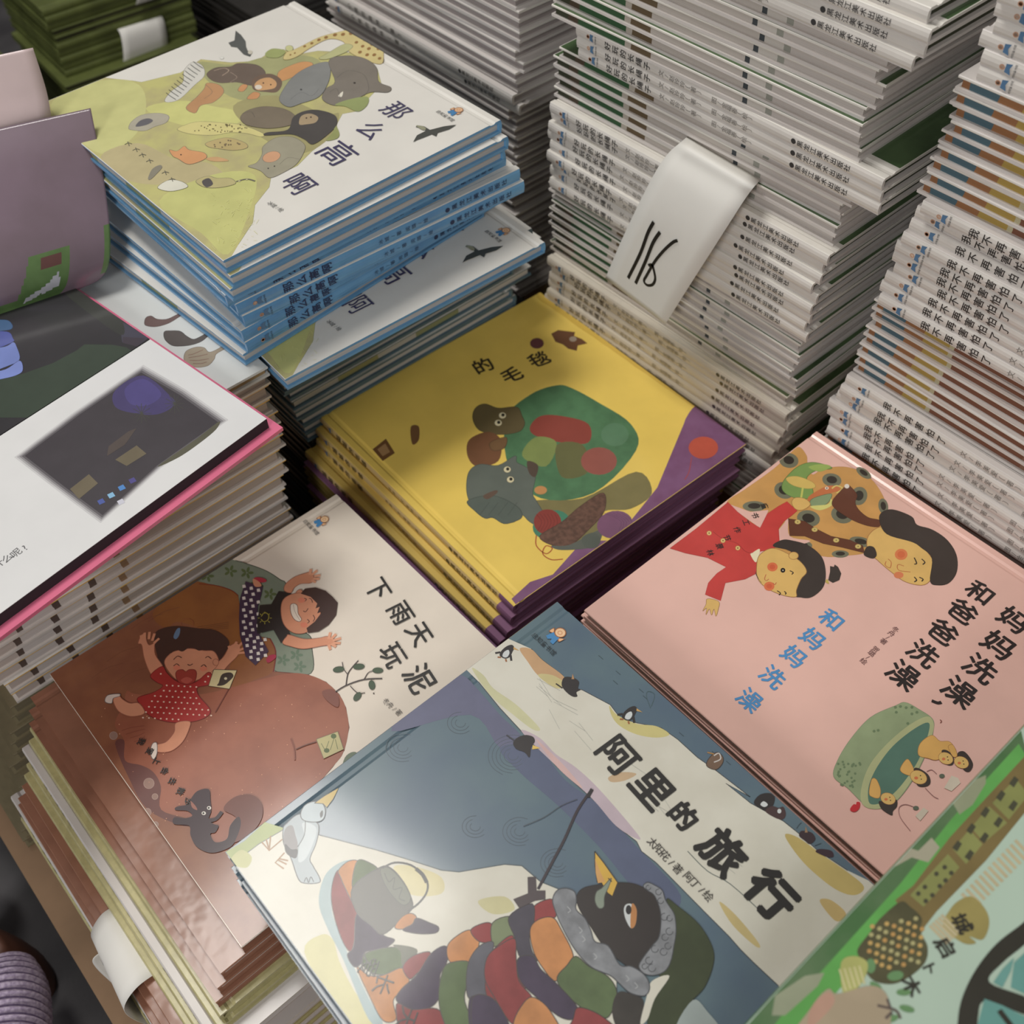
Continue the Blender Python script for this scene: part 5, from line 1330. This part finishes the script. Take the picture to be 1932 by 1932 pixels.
# ------------------------------------------------------------------ books nearest the camera at the lower right
GZ = .50
mint = mat('mint_cover', (186, 208, 190), .4, .95, .04, 12, coat=.25)
grn = mat('leaf_green_edge', (80, 128, 74), .35, .95, .1, 30, coat=.4)
defkind('hedge', .250, .300, mint, grn, grn, pg_white)
def art_hedge(a):
    a.zoom(1332, 1332, 3.22)
    gd = mat('print_dark_green', (74, 112, 68), .35, a.k, .2, 40, coat=.4, rgb2=(96, 122, 86))
    gb = mat('print_bright_green', (98, 166, 84), .35, a.k, .08, 40, coat=.4)
    a.poly([(200, 2000), (1900, 90), (1950, 300), (420, 2050)], gd, sm=False)
    a.poly([(330, 2050), (460, 1880), (1180, 1080), (1480, 700), (1700, 450), (1900, 230), (1960, 330), (1700, 640), (1300, 1150), (700, 1850), (500, 2080)], gb, sm=False)
    pt = (168, 164, 142)
    a.poly([(1130, 960), (1230, 860), (1290, 880), (1370, 800), (1420, 860), (1350, 950), (1250, 920), (1140, 980)], pt, sm=False)
    a.poly([(1480, 560), (1560, 480), (1700, 420), (1700, 470), (1620, 600), (1540, 660)], (150, 156, 126), sm=False)
    a.poly([(420, 1760), (600, 1640), (720, 1620), (680, 1700), (480, 1880), (400, 1880)], (150, 156, 130), sm=False)
    # old building with windows
    ol = mat('print_olive_wall', (138, 142, 84), .45, a.k, .1, 30, coat=.2)
    a.poly([(1150, 1180), (1260, 1090), (1480, 800), (1700, 560), (1960, 280), (1960, 620), (1700, 940), (1400, 1250), (1330, 1340), (1300, 1400), (1230, 1310)], mat('print_umber', (124, 108, 66), .45, a.k, .1, 30, coat=.2), sm=False)
    a.poly([(1240, 1150), (1340, 1040), (1470, 900), (1540, 980), (1360, 1180), (1320, 1220)], ol, sm=False)
    a.poly([(1500, 870), (1600, 750), (1680, 840), (1580, 960)], ol, sm=False); a.poly([(1610, 740), (1720, 610), (1830, 710), (1690, 830)], ol, sm=False); a.poly([(1740, 590), (1880, 440), (1960, 540), (1840, 690)], ol, sm=False)
    dk = (74, 74, 56)
    for x, y in ((1330, 1100), (1290, 1140), (1400, 1020), (1450, 980), (1375, 1150), (1335, 1185), (1455, 1060), (1490, 1015), (1420, 1095)):
        a.ell((x, y), 15, 15, dk, n=10)
    for x, y in ((1525, 850), (1600, 905), (1610, 745), (1690, 800), (1695, 645), (1775, 705), (1790, 545), (1865, 605), (1870, 460)):
        a.poly([(x - 30, y + 12), (x + 4, y - 34), (x + 30, y - 12), (x, y + 36)], dk, sm=False)
    cr = (196, 184, 148)
    for i in range(13):
        x, y = 1560 + i * 27, 1160 - i * 27
        a.stroke([(x - 6, y - 20), (x + 80, y + 70)], 6, cr, sm=False)
    a.poly([(1540, 1180), (1620, 1160), (1700, 1240), (1720, 1330), (1680, 1420), (1600, 1400), (1640, 1440), (1560, 1440), (1440, 1340), (1480, 1240)], mat('print_ochre_bush', (158, 146, 88), .45, a.k, .15, 40, coat=.2))
    for i in range(5):
        x, y = 1430 - i * 18, 1270 + i * 16
        a.stroke([(x, y), (x + 110, y + 110)], 5, cr, sm=False)
    # dotted bush
    a.poly([(920, 1480), (1000, 1370), (1060, 1290), (1180, 1190), (1240, 1220), (1310, 1290), (1300, 1370), (1345, 1460), (1330, 1560), (1230, 1650), (1130, 1690), (1020, 1670), (960, 1600), (940, 1540)], mat('print_dark_bush', (84, 82, 56), .45, a.k, .2, 60, coat=.2))
    rr = random.Random(4)
    for i in range(8):
        for q in range(6):
            x = 1010 + i * 44 - q * 6; y = 1340 + q * 50 + (i % 2) * 22 - i * 8
            if ((x - 1150) / 180) ** 2 + ((y - 1440) / 215) ** 2 < 1:
                a.ell((x, y), 15, 14, ((196, 164, 100), (176, 170, 120), (190, 150, 90))[rr.randrange(3)], n=10)
    for x, y, r1, r2, an in ((1000, 1580, 30, 45, 0), (1150, 1640, 50, 30, -10), (1200, 1740, 45, 20, 0), (1220, 1840, 48, 20, 15), (1130, 1900, 40, 20, -20), (1030, 1700, 40, 18, 30)):
        a.ell((x, y), r1, r2, (106, 146, 98), an)
    a.poly([(820, 1560), (900, 1520), (980, 1560), (960, 1660), (880, 1750), (830, 1740)], (176, 178, 108))
    for i in range(5):
        a.stroke([(810 + i * 30, 1600 + i * -5), (850 + i * 28, 1730 - i * 10)], 3, (206, 200, 150), sm=False)
    a.poly([(640, 1830), (740, 1720), (800, 1750), (1000, 1700), (1100, 1760), (1120, 1932), (1050, 2080), (520, 2080)], mat('print_sand', (176, 160, 134), .45, a.k, .08, 30, coat=.2))
    a.poly([(640, 1830), (740, 1740), (780, 1800), (700, 1900), (620, 1960)], (188, 150, 130)); 
    for q in ([(1040, 1820), (1150, 1850), (1180, 1900)], [(1120, 1840), (1100, 1780)], [(1130, 1860), (1090, 1900)]):
        a.stroke(q, 4, (96, 84, 78))
    ik = (52, 50, 42)
    for ch, p, em in (('城', (1555, 1325), .0085), ('启', (1455, 1470), .0085), ('卜', (1355, 1590), .006), ('木', (1250, 1705), .008)):
        a.char(ch, p, em, -110, ik, .03)
    # big title strokes running off the edge
    a.poly([(1530, 2080), (1530, 1900), (1560, 1760), (1640, 1600), (1760, 1450), (1900, 1340), (1960, 1300), (1960, 1420), (1800, 1560), (1720, 1680), (1960, 1780), (1960, 1880), (1700, 1790), (1650, 1900), (1640, 2080)], ik)
    a.poly([(1745, 1680), (1800, 1600), (1870, 1530), (1850, 1610), (1800, 1710)], (110, 160, 152), sm=False); a.poly([(1650, 1932), (1690, 1780), (1800, 1820), (1960, 1900), (1960, 2080), (1660, 2080)], (104, 156, 148), sm=False); a.poly([(1870, 1560), (1960, 1480), (1960, 1760), (1850, 1710)], (104, 156, 148), sm=False)
    a.stroke([(1780, 1850), (1880, 1980)], 9, ik, sm=False)
e = onz(1932, 1370, GZ)
hx, hy = .085, e.y - .250
items = [dict(kind='hedge', side='+Y', c=(hx + .150, e.y - .125), jit=0.0, art=art_hedge, k=1.0, base=mint,
              label='green-edged book with an old building and a dotted bush, nearest the camera')]
for k in range(1, 8):
    items.append(dict(kind='hedge', side='+Y', c=(hx + .150 + j(.002), e.y - .127 + j(.001)), jit=j(.006), group='green-edged books nearest the camera', label='green-edged book directly beneath the one with the dotted bush'))
zb_ = stack(items, GZ)
carton(.10, .37, e.y - .245, e.y - .01, PZ, zb_, 'cardboard box hidden under the green-edged books')

# ------------------------------------------------------------------ the open book on the gold-edged stack
OZ = LZ + .0115
PR = onz(503, 790, OZ); PT = onz(283, 640, OZ)
ly = (PT - PR); plen = ly.length; oa = math.atan2(ly.y, ly.x) - PI / 2
omw = Matrix.Translation((PR.x, PR.y, LZ + .0002)) @ Matrix.Rotation(oa, 4, 'Z')
ob = thing('open_picture_book', 'open picture book with a white page, a night picture and a curling purple page', 'book', (PR.x, PR.y, LZ + .0002), (0, 0, oa))
pinkb = mat('rose_board', (228, 116, 148), .35, 1.0, .04, 40, coat=.4)
m = MB(); m.box(-.262, .006, -.007, plen, 0, .0028, pinkb); m.box(-.262, .006, plen, plen * 2 + .007, 0, .0028, pinkb); obj('cover', m, ob, 'rose pink cover boards')
m = MB(); m.box(-.256, 0, 0, plen - .0005, .0029, .0112, bands('pages_black_edge', [(0, (56, 50, 56))], k=.8)); m.box(-.256, 0, plen + .0005, plen * 2, .0029, .0112, MATS['pages_black_edge']); obj('page_block', m, ob, 'dark page edges')
paper = mat('page_paper', (226, 226, 226), .42, 1.0, .02, 30, coat=.15)
def page(name, y0, y1, base, fn, lab):
    art = Art(OZ + .0002, (-.2555, -.0003, y0, y1), omw, 1.0, .2, oa); fn(art)
    mb = MB(); mb.box(-.256, 0, y0, y1, .01121, .0114, base)
    off = len(mb.v); mb.v += [(x, y, .0114 + z) for x, y, z in art.mb.v]
    for f_, mi in zip(art.mb.f, art.mb.m):
        mb.f.append(tuple(off + i for i in f_)); mb.m.append(mb.slot(art.mb.mats[mi])); mb.smooth.append(False)
    return obj(name, mb, ob, lab)
def art_night(a):
    a.zoom(0, 550, 3.22)
    cx, cy = 740, 920
    shades = [((206, 205, 206), 1.08), ((176, 174, 176), 1.055), ((138, 135, 138), 1.03), ((98, 94, 98), 1.005), ((66, 61, 66), .975)]
    base = [(135, 1000), (480, 740), (860, 480), (1100, 620), (1340, 790), (1200, 890), (960, 1060), (620, 1370), (380, 1190)]
    for c, k_ in shades:
        a.poly([(cx + (x - cx) * k_, cy + (y - cy) * k_) for x, y in base], c, sm=False)
    a.poly([(700, 600), (870, 510), (1040, 640), (1060, 690), (960, 745), (820, 740), (700, 700)], (74, 66, 110)); a.poly([(760, 590), (870, 530), (980, 620), (900, 690), (790, 680)], (82, 74, 130))
    a.poly([(960, 1060), (1200, 890), (1330, 790), (1310, 840), (1200, 930), (1080, 1010)], (92, 90, 74))
    for cx_, cy_ in ((1060, 680), (860, 740)):
        for t in range(12):
            a.stroke([(cx_, cy_), (cx_ + 60 * math.cos(t * .52), cy_ + 60 * math.sin(t * .52))], 1.4, (72, 72, 66), sm=False)
    wd = (112, 102, 82)
    a.poly([(700, 1022), (830, 935), (890, 985), (770, 1060)], wd, sm=False); a.poly([(425, 1200), (540, 1110), (595, 1165), (480, 1260)], wd, sm=False)
    a.poly([(650, 1000), (660, 940), (780, 850), (830, 830), (760, 930)], (84, 74, 70), sm=False)
    for p, c in (((805, 1148), (84, 78, 140)), ((740, 1192), (84, 140, 205)), ((676, 1238), (140, 190, 225)), ((615, 1276), (80, 96, 165)), ((735, 1278), (214, 214, 226))):
        x, y = p; a.poly([(x - 25, y - 4), (x + 8, y - 20), (x + 25, y + 4), (x - 10, y + 20)], c, sm=False)
    a.run('么呢?', (45, 1618), (150, 1555), .0068, math.degrees(oa) + 4, (96, 96, 98))
    a.run('什', (-10, 1655), (-10, 1655), .0068, math.degrees(oa) + 4, (96, 96, 98))
def art_dark(a):
    a.zoom(0, 440, 6.0375)
    a.poly([(-300, 2100), (-300, 1700), (0, 1660), (260, 1600), (600, 1480), (880, 1330), (960, 1265), (1280, 1270), (1440, 1300), (1500, 1340), (1000, 1700), (500, 2100)], (56, 68, 56), sm=False)
    a.poly([(1390, 1010), (1450, 1040), (1690, 1190), (1560, 1290), (1390, 1240), (1380, 1150)], (70, 68, 82), sm=False); a.poly([(1400, 1180), (1660, 1195), (1560, 1290), (1400, 1250)], (66, 58, 68), sm=False)
    a.poly([(700, 640), (900, 620), (1200, 850), (1390, 1000), (1380, 1160), (1000, 900)], (54, 56, 52))
    for pts, c in (([(-200, 1010), (60, 985), (140, 1040), (130, 1090), (40, 1110), (-200, 1120)], (70, 100, 138)), ([(-200, 1140), (80, 1120), (150, 1200), (150, 1235), (0, 1300), (-200, 1330)], (82, 92, 160)), ([(-200, 1350), (60, 1290), (150, 1240), (190, 1290), (225, 1430), (120, 1500), (-200, 1590)], (118, 134, 196)), ([(-200, 1610), (60, 1550), (225, 1450), (260, 1560), (180, 1620), (0, 1665), (-200, 1700)], (126, 142, 206))):
        a.poly(pts, c, line=(36, 40, 70), lw=1)
page('page', 0, plen - .0004, paper, art_night, 'white page with a blurred night picture')
page('page', plen + .0004, plen * 2, mat('page_dark_print', (46, 44, 48), .4, 1.0, .12, 30, coat=.25), art_dark, 'dark page with a green meadow')
# the two lifted sheets
winv = ob.matrix_basis.inverted()
def sheet(name, rp, lp, colf, lab, nu=46, nv=8, th=.0003):
    Rr = catmull([(*onz(x, y, z),) for x, y, z in rp], False, nv); Ll = catmull([(*onz(x, y, z),) for x, y, z in lp], False, nv)
    mb = MB(); rows = []
    for a_, b_ in zip(Ll, Rr):
        rows.append([winv @ Vector(a_).lerp(Vector(b_), u / nu) for u in range(nu + 1)])
    n = nu + 1
    o_ = 0
    mb.v = [tuple(p) for r in rows for p in r]
    for i in range(len(rows) - 1):
        for u in range(nu):
            mb.f.append((i * n + u, i * n + u + 1, (i + 1) * n + u + 1, (i + 1) * n + u))
            mb.m.append(mb.slot(colf(i / (len(rows) - 1), u / nu))); mb.smooth.append(True)
    o = obj(name, mb, ob, lab)
    so = o.modifiers.new('paper', 'SOLIDIFY'); so.thickness = th; so.offset = 0
    return o
purp = mat('page_purple_print', (126, 108, 120), .32, 1.0, .08, 14, coat=.5, rgb2=(112, 96, 104))
mead = mat('page_green_print', (96, 124, 74), .35, 1.0, .15, 40, coat=.4, rgb2=(78, 104, 60)); dove = mat('page_bird_print', (182, 182, 190), .35, 1.0, .1, 60, coat=.4); brn = mat('page_brown_print', (98, 62, 58), .4, 1, .1, 40, coat=.4)
def colp(v, u):
    # v: 0 bottom .. 1 top, u: 0 left .. 1 right
    v = (v - .12) / 1.35; u = u + .07 if u < .9 else u
    if v < .30 and u > .50:
        if u > .965 and .1 < v < .34:
            return mead
        if abs((v - .07) - (u - .62) * .42) < .026 and .62 < u < .80 and not (.69 < u < .71):
            return dove
        if abs((v - .11) - (u - .70) * .8) < .018 and .69 < u < .79:
            return dove
        if abs(v - .235) < .022 and .69 < u < .80:
            return brn
        if .54 + (v * .3) < u < .845 and v < .28:
            return mead
    if v < .10 and u <= .60 and u > .42:
        return mead
    return purp
RP = [(150, 545, .4635), (188, 527, .468), (205, 498, .480), (208, 440, .500), (198, 350, .526), (184, 270, .548), (171, 204, .565)]
LP = [(-150, 660, .4635), (-150, 640, .468), (-150, 610, .480), (-150, 545, .500), (-150, 440, .526), (-150, 350, .548), (-150, 275, .565)]
sheet('curled_page', RP, LP, colp, 'glossy purple page curling towards the viewer', nu=90, nv=9)
pale = mat('page_back_pale', (206, 186, 186), .4, 1.0, .05, 20, coat=.2)
sheet('lifted_page', [(97, 240, .545), (96, 215, .556), (86, 165, .572), (62, 90, .597)], [(-150, 305, .545), (-150, 280, .556), (-150, 225, .572), (-150, 135, .597)], lambda v, u: pale, 'pale back of a lifted page', nu=10)

# ------------------------------------------------------------------ paper slips
slipm = mat('slip_paper', (232, 230, 224), .6, 1.0, .02, 20)
def strip(name, rows, label, group=None, marks=None, th=.00025, cat='paper slip'):
    """rows of (left point, right point) in world space"""
    o0 = Vector(rows[0][0]); t = thing(name, label, cat, o0, (0, 0, 0), group)
    Ll = catmull([tuple(Vector(a) - o0) for a, b in rows], False, 6); Rr = catmull([tuple(Vector(b) - o0) for a, b in rows], False, 6)
    mb = MB(); mb.grid([[Vector(a).lerp(Vector(b), u / 6) for u in range(7)] for a, b in zip(Ll, Rr)], slipm)
    o = obj('paper', mb, t); so = o.modifiers.new('p', 'SOLIDIFY'); so.thickness = th; so.offset = 0
    return t
sx = .5470
rows = [(onx(1300, 255, sx + .02), onx(1437, 337, sx + .02)), (onx(1285, 268, sx - .002), onx(1425, 350, sx - .002)), (onx(1262, 288, .5400), onx(1408, 372, .5400)), (onx(1238, 322, .5330), onx(1382, 412, .5330)),
        (onx(1205, 385, .5280), onx(1345, 470, .5280)), (onx(1172, 455, .5270), onx(1297, 545, .5270)), (onx(1142, 525, .5270), onx(1255, 612, .5262))]
st = strip('price_slip', rows, 'white paper slip with handwritten strokes hanging from the middle white stack')
mk = MB(); inkm = mat('marker_ink', (38, 36, 36), .4, 1, 0)
def mark(pts, wpx, xp):
    q = [onx(x, y, xp) - Vector(rows[0][0]) for x, y in catmull(pts, False, 6)]
    L, Rr = [], []
    for i, p in enumerate(q):
        d = (q[min(i + 1, len(q) - 1)] - q[max(i - 1, 0)]).normalized(); n_ = Vector((0, -d.z, d.y)) * wpx * .00030
        L.append(p + n_); Rr.append(p - n_)
    mk.grid([L, Rr], inkm, False)
for pts, w_ in (([(1233, 419), (1222, 440), (1208, 478), (1185, 525)], 5), ([(1245, 438), (1232, 458), (1217, 495), (1199, 535)], 5), ([(1278, 454), (1270, 457), (1255, 470), (1240, 487), (1230, 502), (1221, 518), (1215, 530), (1221, 538), (1231, 537), (1236, 527), (1234, 512), (1230, 500), (1223, 501)], 4.2)):
    mark(pts, w_, .5262 + .0004)
obj('handwriting', mk, st, 'black marker strokes')
for v in mk.v:
    pass
# curled slip at the lower left
zl = .243
a0, a1 = onz(219, 1706, zl), onz(311, 1825, zl)
def off(p, dx, dz):
    return Vector((p.x + dx, p.y, p.z + dz))
rows2 = [(off(a0, .02, 0.0), off(a1, .02, 0.0)), (a0, a1), (off(a0, -.012, .0), off(a1, -.020, .002)), (off(a0, -.024, -.014), off(a1, -.034, -.012)), (off(a0, -.025, -.038), off(a1, -.034, -.040)), (off(a0, -.018, -.064), off(a1, -.028, -.072)), (off(a0, -.010, -.092), off(a1, -.024, -.108))]
st2 = strip('price_slip', rows2, 'white paper slip curling out of the brown stack at the lower left')
mk2 = MB(); o0 = Vector(rows2[0][0])
p_, q_ = rows2[3], rows2[4]
pts = [Vector(p_[0]).lerp(Vector(p_[1]), .35) + Vector((-.0008, 0, 0)), Vector(q_[0]).lerp(Vector(q_[1]), .5).lerp(Vector(p_[1]), .2) + Vector((-.0012, 0, 0)), Vector(q_[0]).lerp(Vector(q_[1]), .6) + Vector((-.0012, 0, 0))]
mk2.grid([[p - o0 for p in pts], [p - o0 + Vector((0, .0012, .0006)) for p in pts]], inkm, False)
obj('handwriting', mk2, st2, 'black marker stroke')
b0, b1 = onz(176, 1808, .19), onz(205, 1790, .19)
strip('price_slip', [(b0 + Vector((.012, 0, 0)), b1 + Vector((.012, 0, 0))), (b0, b1), (b0 + Vector((-.003, 0, -.015)), b1 + Vector((-.003, 0, -.012))), (b0 + Vector((-.002, -.004, -.045)), b1 + Vector((-.002, -.004, -.04)))], 'small white slip low at the lower left, behind the curled one')
# grey slips on the far green stack
fy = 1.432
for q, l in (([(225, 60), (306, 32), (232, 130), (316, 98)], 'grey paper slip hanging on the far green stack'), ([(253, -20), (290, -30), (256, 9), (292, -2)], 'small grey slip at the upper border on the far green stack')):
    a_, b_, c_, d_ = [ony(x, y, fy - .003) for x, y in q]
    strip('paper_slip', [(a_ + Vector((0, .03, 0)), b_ + Vector((0, .03, 0))), (a_, b_), ((a_ + c_) / 2 + Vector((0, -.006, 0)), (b_ + d_) / 2 + Vector((0, -.006, 0))), (c_, d_)], l)

# ------------------------------------------------------------------ shrink wrap round the lowest visible bundle of the middle stack
wr = bpy.data.materials.new('shrink_film'); wr.use_nodes = True
nt = wr.node_tree; nt.nodes.clear()
out = nt.nodes.new('ShaderNodeOutputMaterial'); mixs = nt.nodes.new('ShaderNodeMixShader'); tr = nt.nodes.new('ShaderNodeBsdfTransparent'); gl = nt.nodes.new('ShaderNodeBsdfGlossy')
gl.inputs['Roughness'].default_value = .18; fr = nt.nodes.new('ShaderNodeFresnel'); fr.inputs[0].default_value = 1.45
no = nt.nodes.new('ShaderNodeTexNoise'); no.inputs['Scale'].default_value = 45; no.inputs['Detail'].default_value = 4
tcn = nt.nodes.new('ShaderNodeTexCoord'); mpn = nt.nodes.new('ShaderNodeMapping'); mpn.inputs['Scale'].default_value = (1, .5, 2.5)
nt.links.new(tcn.outputs['Object'], mpn.inputs[0]); nt.links.new(mpn.outputs[0], no.inputs['Vector'])
bm_ = nt.nodes.new('ShaderNodeBump'); bm_.inputs['Distance'].default_value = .004; bm_.inputs['Strength'].default_value = .6
nt.links.new(no.outputs[0], bm_.inputs['Height']); nt.links.new(bm_.outputs[0], gl.inputs['Normal']); nt.links.new(bm_.outputs[0], fr.inputs['Normal'])
tr.inputs[0].default_value = (.90, .87, .82, 1)
mixs.inputs[0].default_value = .07; nt.links.new(tr.outputs[0], mixs.inputs[1]); nt.links.new(gl.outputs[0], mixs.inputs[2]); nt.links.new(mixs.outputs[0], out.inputs[0])
def film(x0, x1, y0, y1, z0, z1, label):
    mb = MB(); e = .0005
    for a_ in range(1):
        ys = [y0 + (y1 - y0) * i / 24 for i in range(25)]; zs = [z0 + (z1 - z0) * i / 6 for i in range(7)]
        rr = random.Random(8)
        mb.grid([[Vector((x0 - rr.uniform(0, .0012), y, z)) for y in ys] for z in zs], wr)
        xs = [x0 + (x1 - x0) * i / 16 for i in range(17)]
        mb.grid([[Vector((x, y0 - rr.uniform(0, .0012), z)) for x in xs] for z in zs], wr)
    return tag(obj('shrink_wrap', mb), label, 'plastic wrap')
film(.5405, .80, .3145, .606, .3165, .3990, 'clear shrink wrap round the bundle of spines at the foot of the middle stack')

# ------------------------------------------------------------------ person standing at the lower left: ribbed trouser legs and a brown shoe
per = thing('person', 'person at the lower left border, ribbed lilac trouser legs and a brown shoe', 'person', (*onz(20, 1880, 0).xy, 0))
rib = mat('lilac_rib_knit', (196, 182, 204), .85, 1.0, .2, 400, rgb2=(156, 140, 168)); ribd = mat('lilac_rib_groove', (104, 90, 120), .9, 1, .2, 300)
shoe = mat('brown_leather', (104, 70, 58), .5, 1.0, .12, 40, bump=.2)
pinv = per.location.copy()
def tube(pts, name, m1, m2=None, ringpitch=.0072, seg=28, sub=10):
    P_ = catmull(pts, False, sub); mb = MB(); rows = []
    # resample finely along the axis
    L = [0]
    for a_, b_ in zip(P_, P_[1:]):
        L.append(L[-1] + (Vector(b_[:3]) - Vector(a_[:3])).length)
    n = int(L[-1] / (ringpitch / 8)); rings = []
    for i in range(n + 1):
        s_ = L[-1] * i / n; k_ = max(0, min(len(L) - 2, next((q for q in range(len(L) - 1) if L[q + 1] >= s_), len(L) - 2)))
        t_ = (s_ - L[k_]) / max(1e-9, L[k_ + 1] - L[k_]); c_ = Vector(P_[k_][:3]).lerp(Vector(P_[k_ + 1][:3]), t_); r_ = P_[k_][3] + (P_[k_ + 1][3] - P_[k_][3]) * t_
        d_ = (Vector(P_[k_ + 1][:3]) - Vector(P_[k_][:3])).normalized(); u_ = d_.orthogonal().normalized(); v_ = d_.cross(u_)
        if m2:
            r_ *= 1 + .045 * math.sin(2 * PI * s_ / ringpitch)
        rings.append([c_ - pinv + (u_ * math.cos(a) + v_ * math.sin(a)) * r_ for a in (2 * PI * q / seg for q in range(seg))])
    for i in range(len(rings) - 1):
        mm = m1 if not m2 or (i % 8) < 5 else m2
        mb.grid([rings[i], rings[i + 1]], mm, True, closed=True)
    nv = len(mb.v)
    mb.add([rings[0][q] for q in range(seg)], [tuple(range(seg - 1, -1, -1))], m1); mb.add([rings[-1][q] for q in range(seg)], [tuple(range(seg))], m1)
    return obj(name, mb, per)
def leg_pts(px, py, dx, dy):
    a_ = onz(px, py, .07); b_ = onz(px + dx * .5, py + dy * .5, .10); c_ = onz(px + dx, py + dy, .15)
    return [(*a_, .020), (*(a_.lerp(b_, .3)), .031), (*b_, .034), (*c_, .037)]
tube(leg_pts(18, 1826, -30, 470), 'trouser_leg', rib, ribd)
tube(leg_pts(-40, 1656, -300, 60), 'trouser_leg', rib, ribd)
def shoe_at(px, py, ang, name='shoe'):
    c_ = onz(px, py, .0); mb = MB(); rows = []
    prof = [(0.0, 1.0), (.012, 1.04), (.03, 1.0), (.055, .88), (.075, .72), (.083, .62), (.080, .55), (.06, .50)]
    for z, k_ in prof:
        rows.append([Vector((c_.x + (math.cos(t) * .048 * math.cos(ang) - math.sin(t) * (.085 if math.sin(t) < 0 else .055) * math.sin(ang)) * k_, c_.y + (math.cos(t) * .048 * math.sin(ang) + math.sin(t) * (.085 if math.sin(t) < 0 else .055) * math.cos(ang)) * k_, z)) - pinv for t in (2 * PI * q / 32 for q in range(32))])
    c0 = rows[0][0] * 0 + Vector((c_.x, c_.y, 0)) - pinv
    rows = [[c0 + Vector(((p.x - c0.x) * .58, (p.y - c0.y) * .58, p.z - c0.z)) for p in r] for r in rows]
    mb.grid(rows, shoe, True, closed=True); mb.add(rows[0], [tuple(range(31, -1, -1))], shoe)
    o = obj(name, mb, per)
    s2 = MB(); s2.grid([[p * 1 + Vector((0, 0, -.0)) for p in rows[0]], [Vector((p.x * 1.0, p.y, p.z + .010)) for p in rows[0]]], mat('dark_sole', (58, 48, 44), .7, 1, .1, 30), True, closed=True)
    obj('sole', s2, o)
    return o
shoe_at(10, 1842, .5)
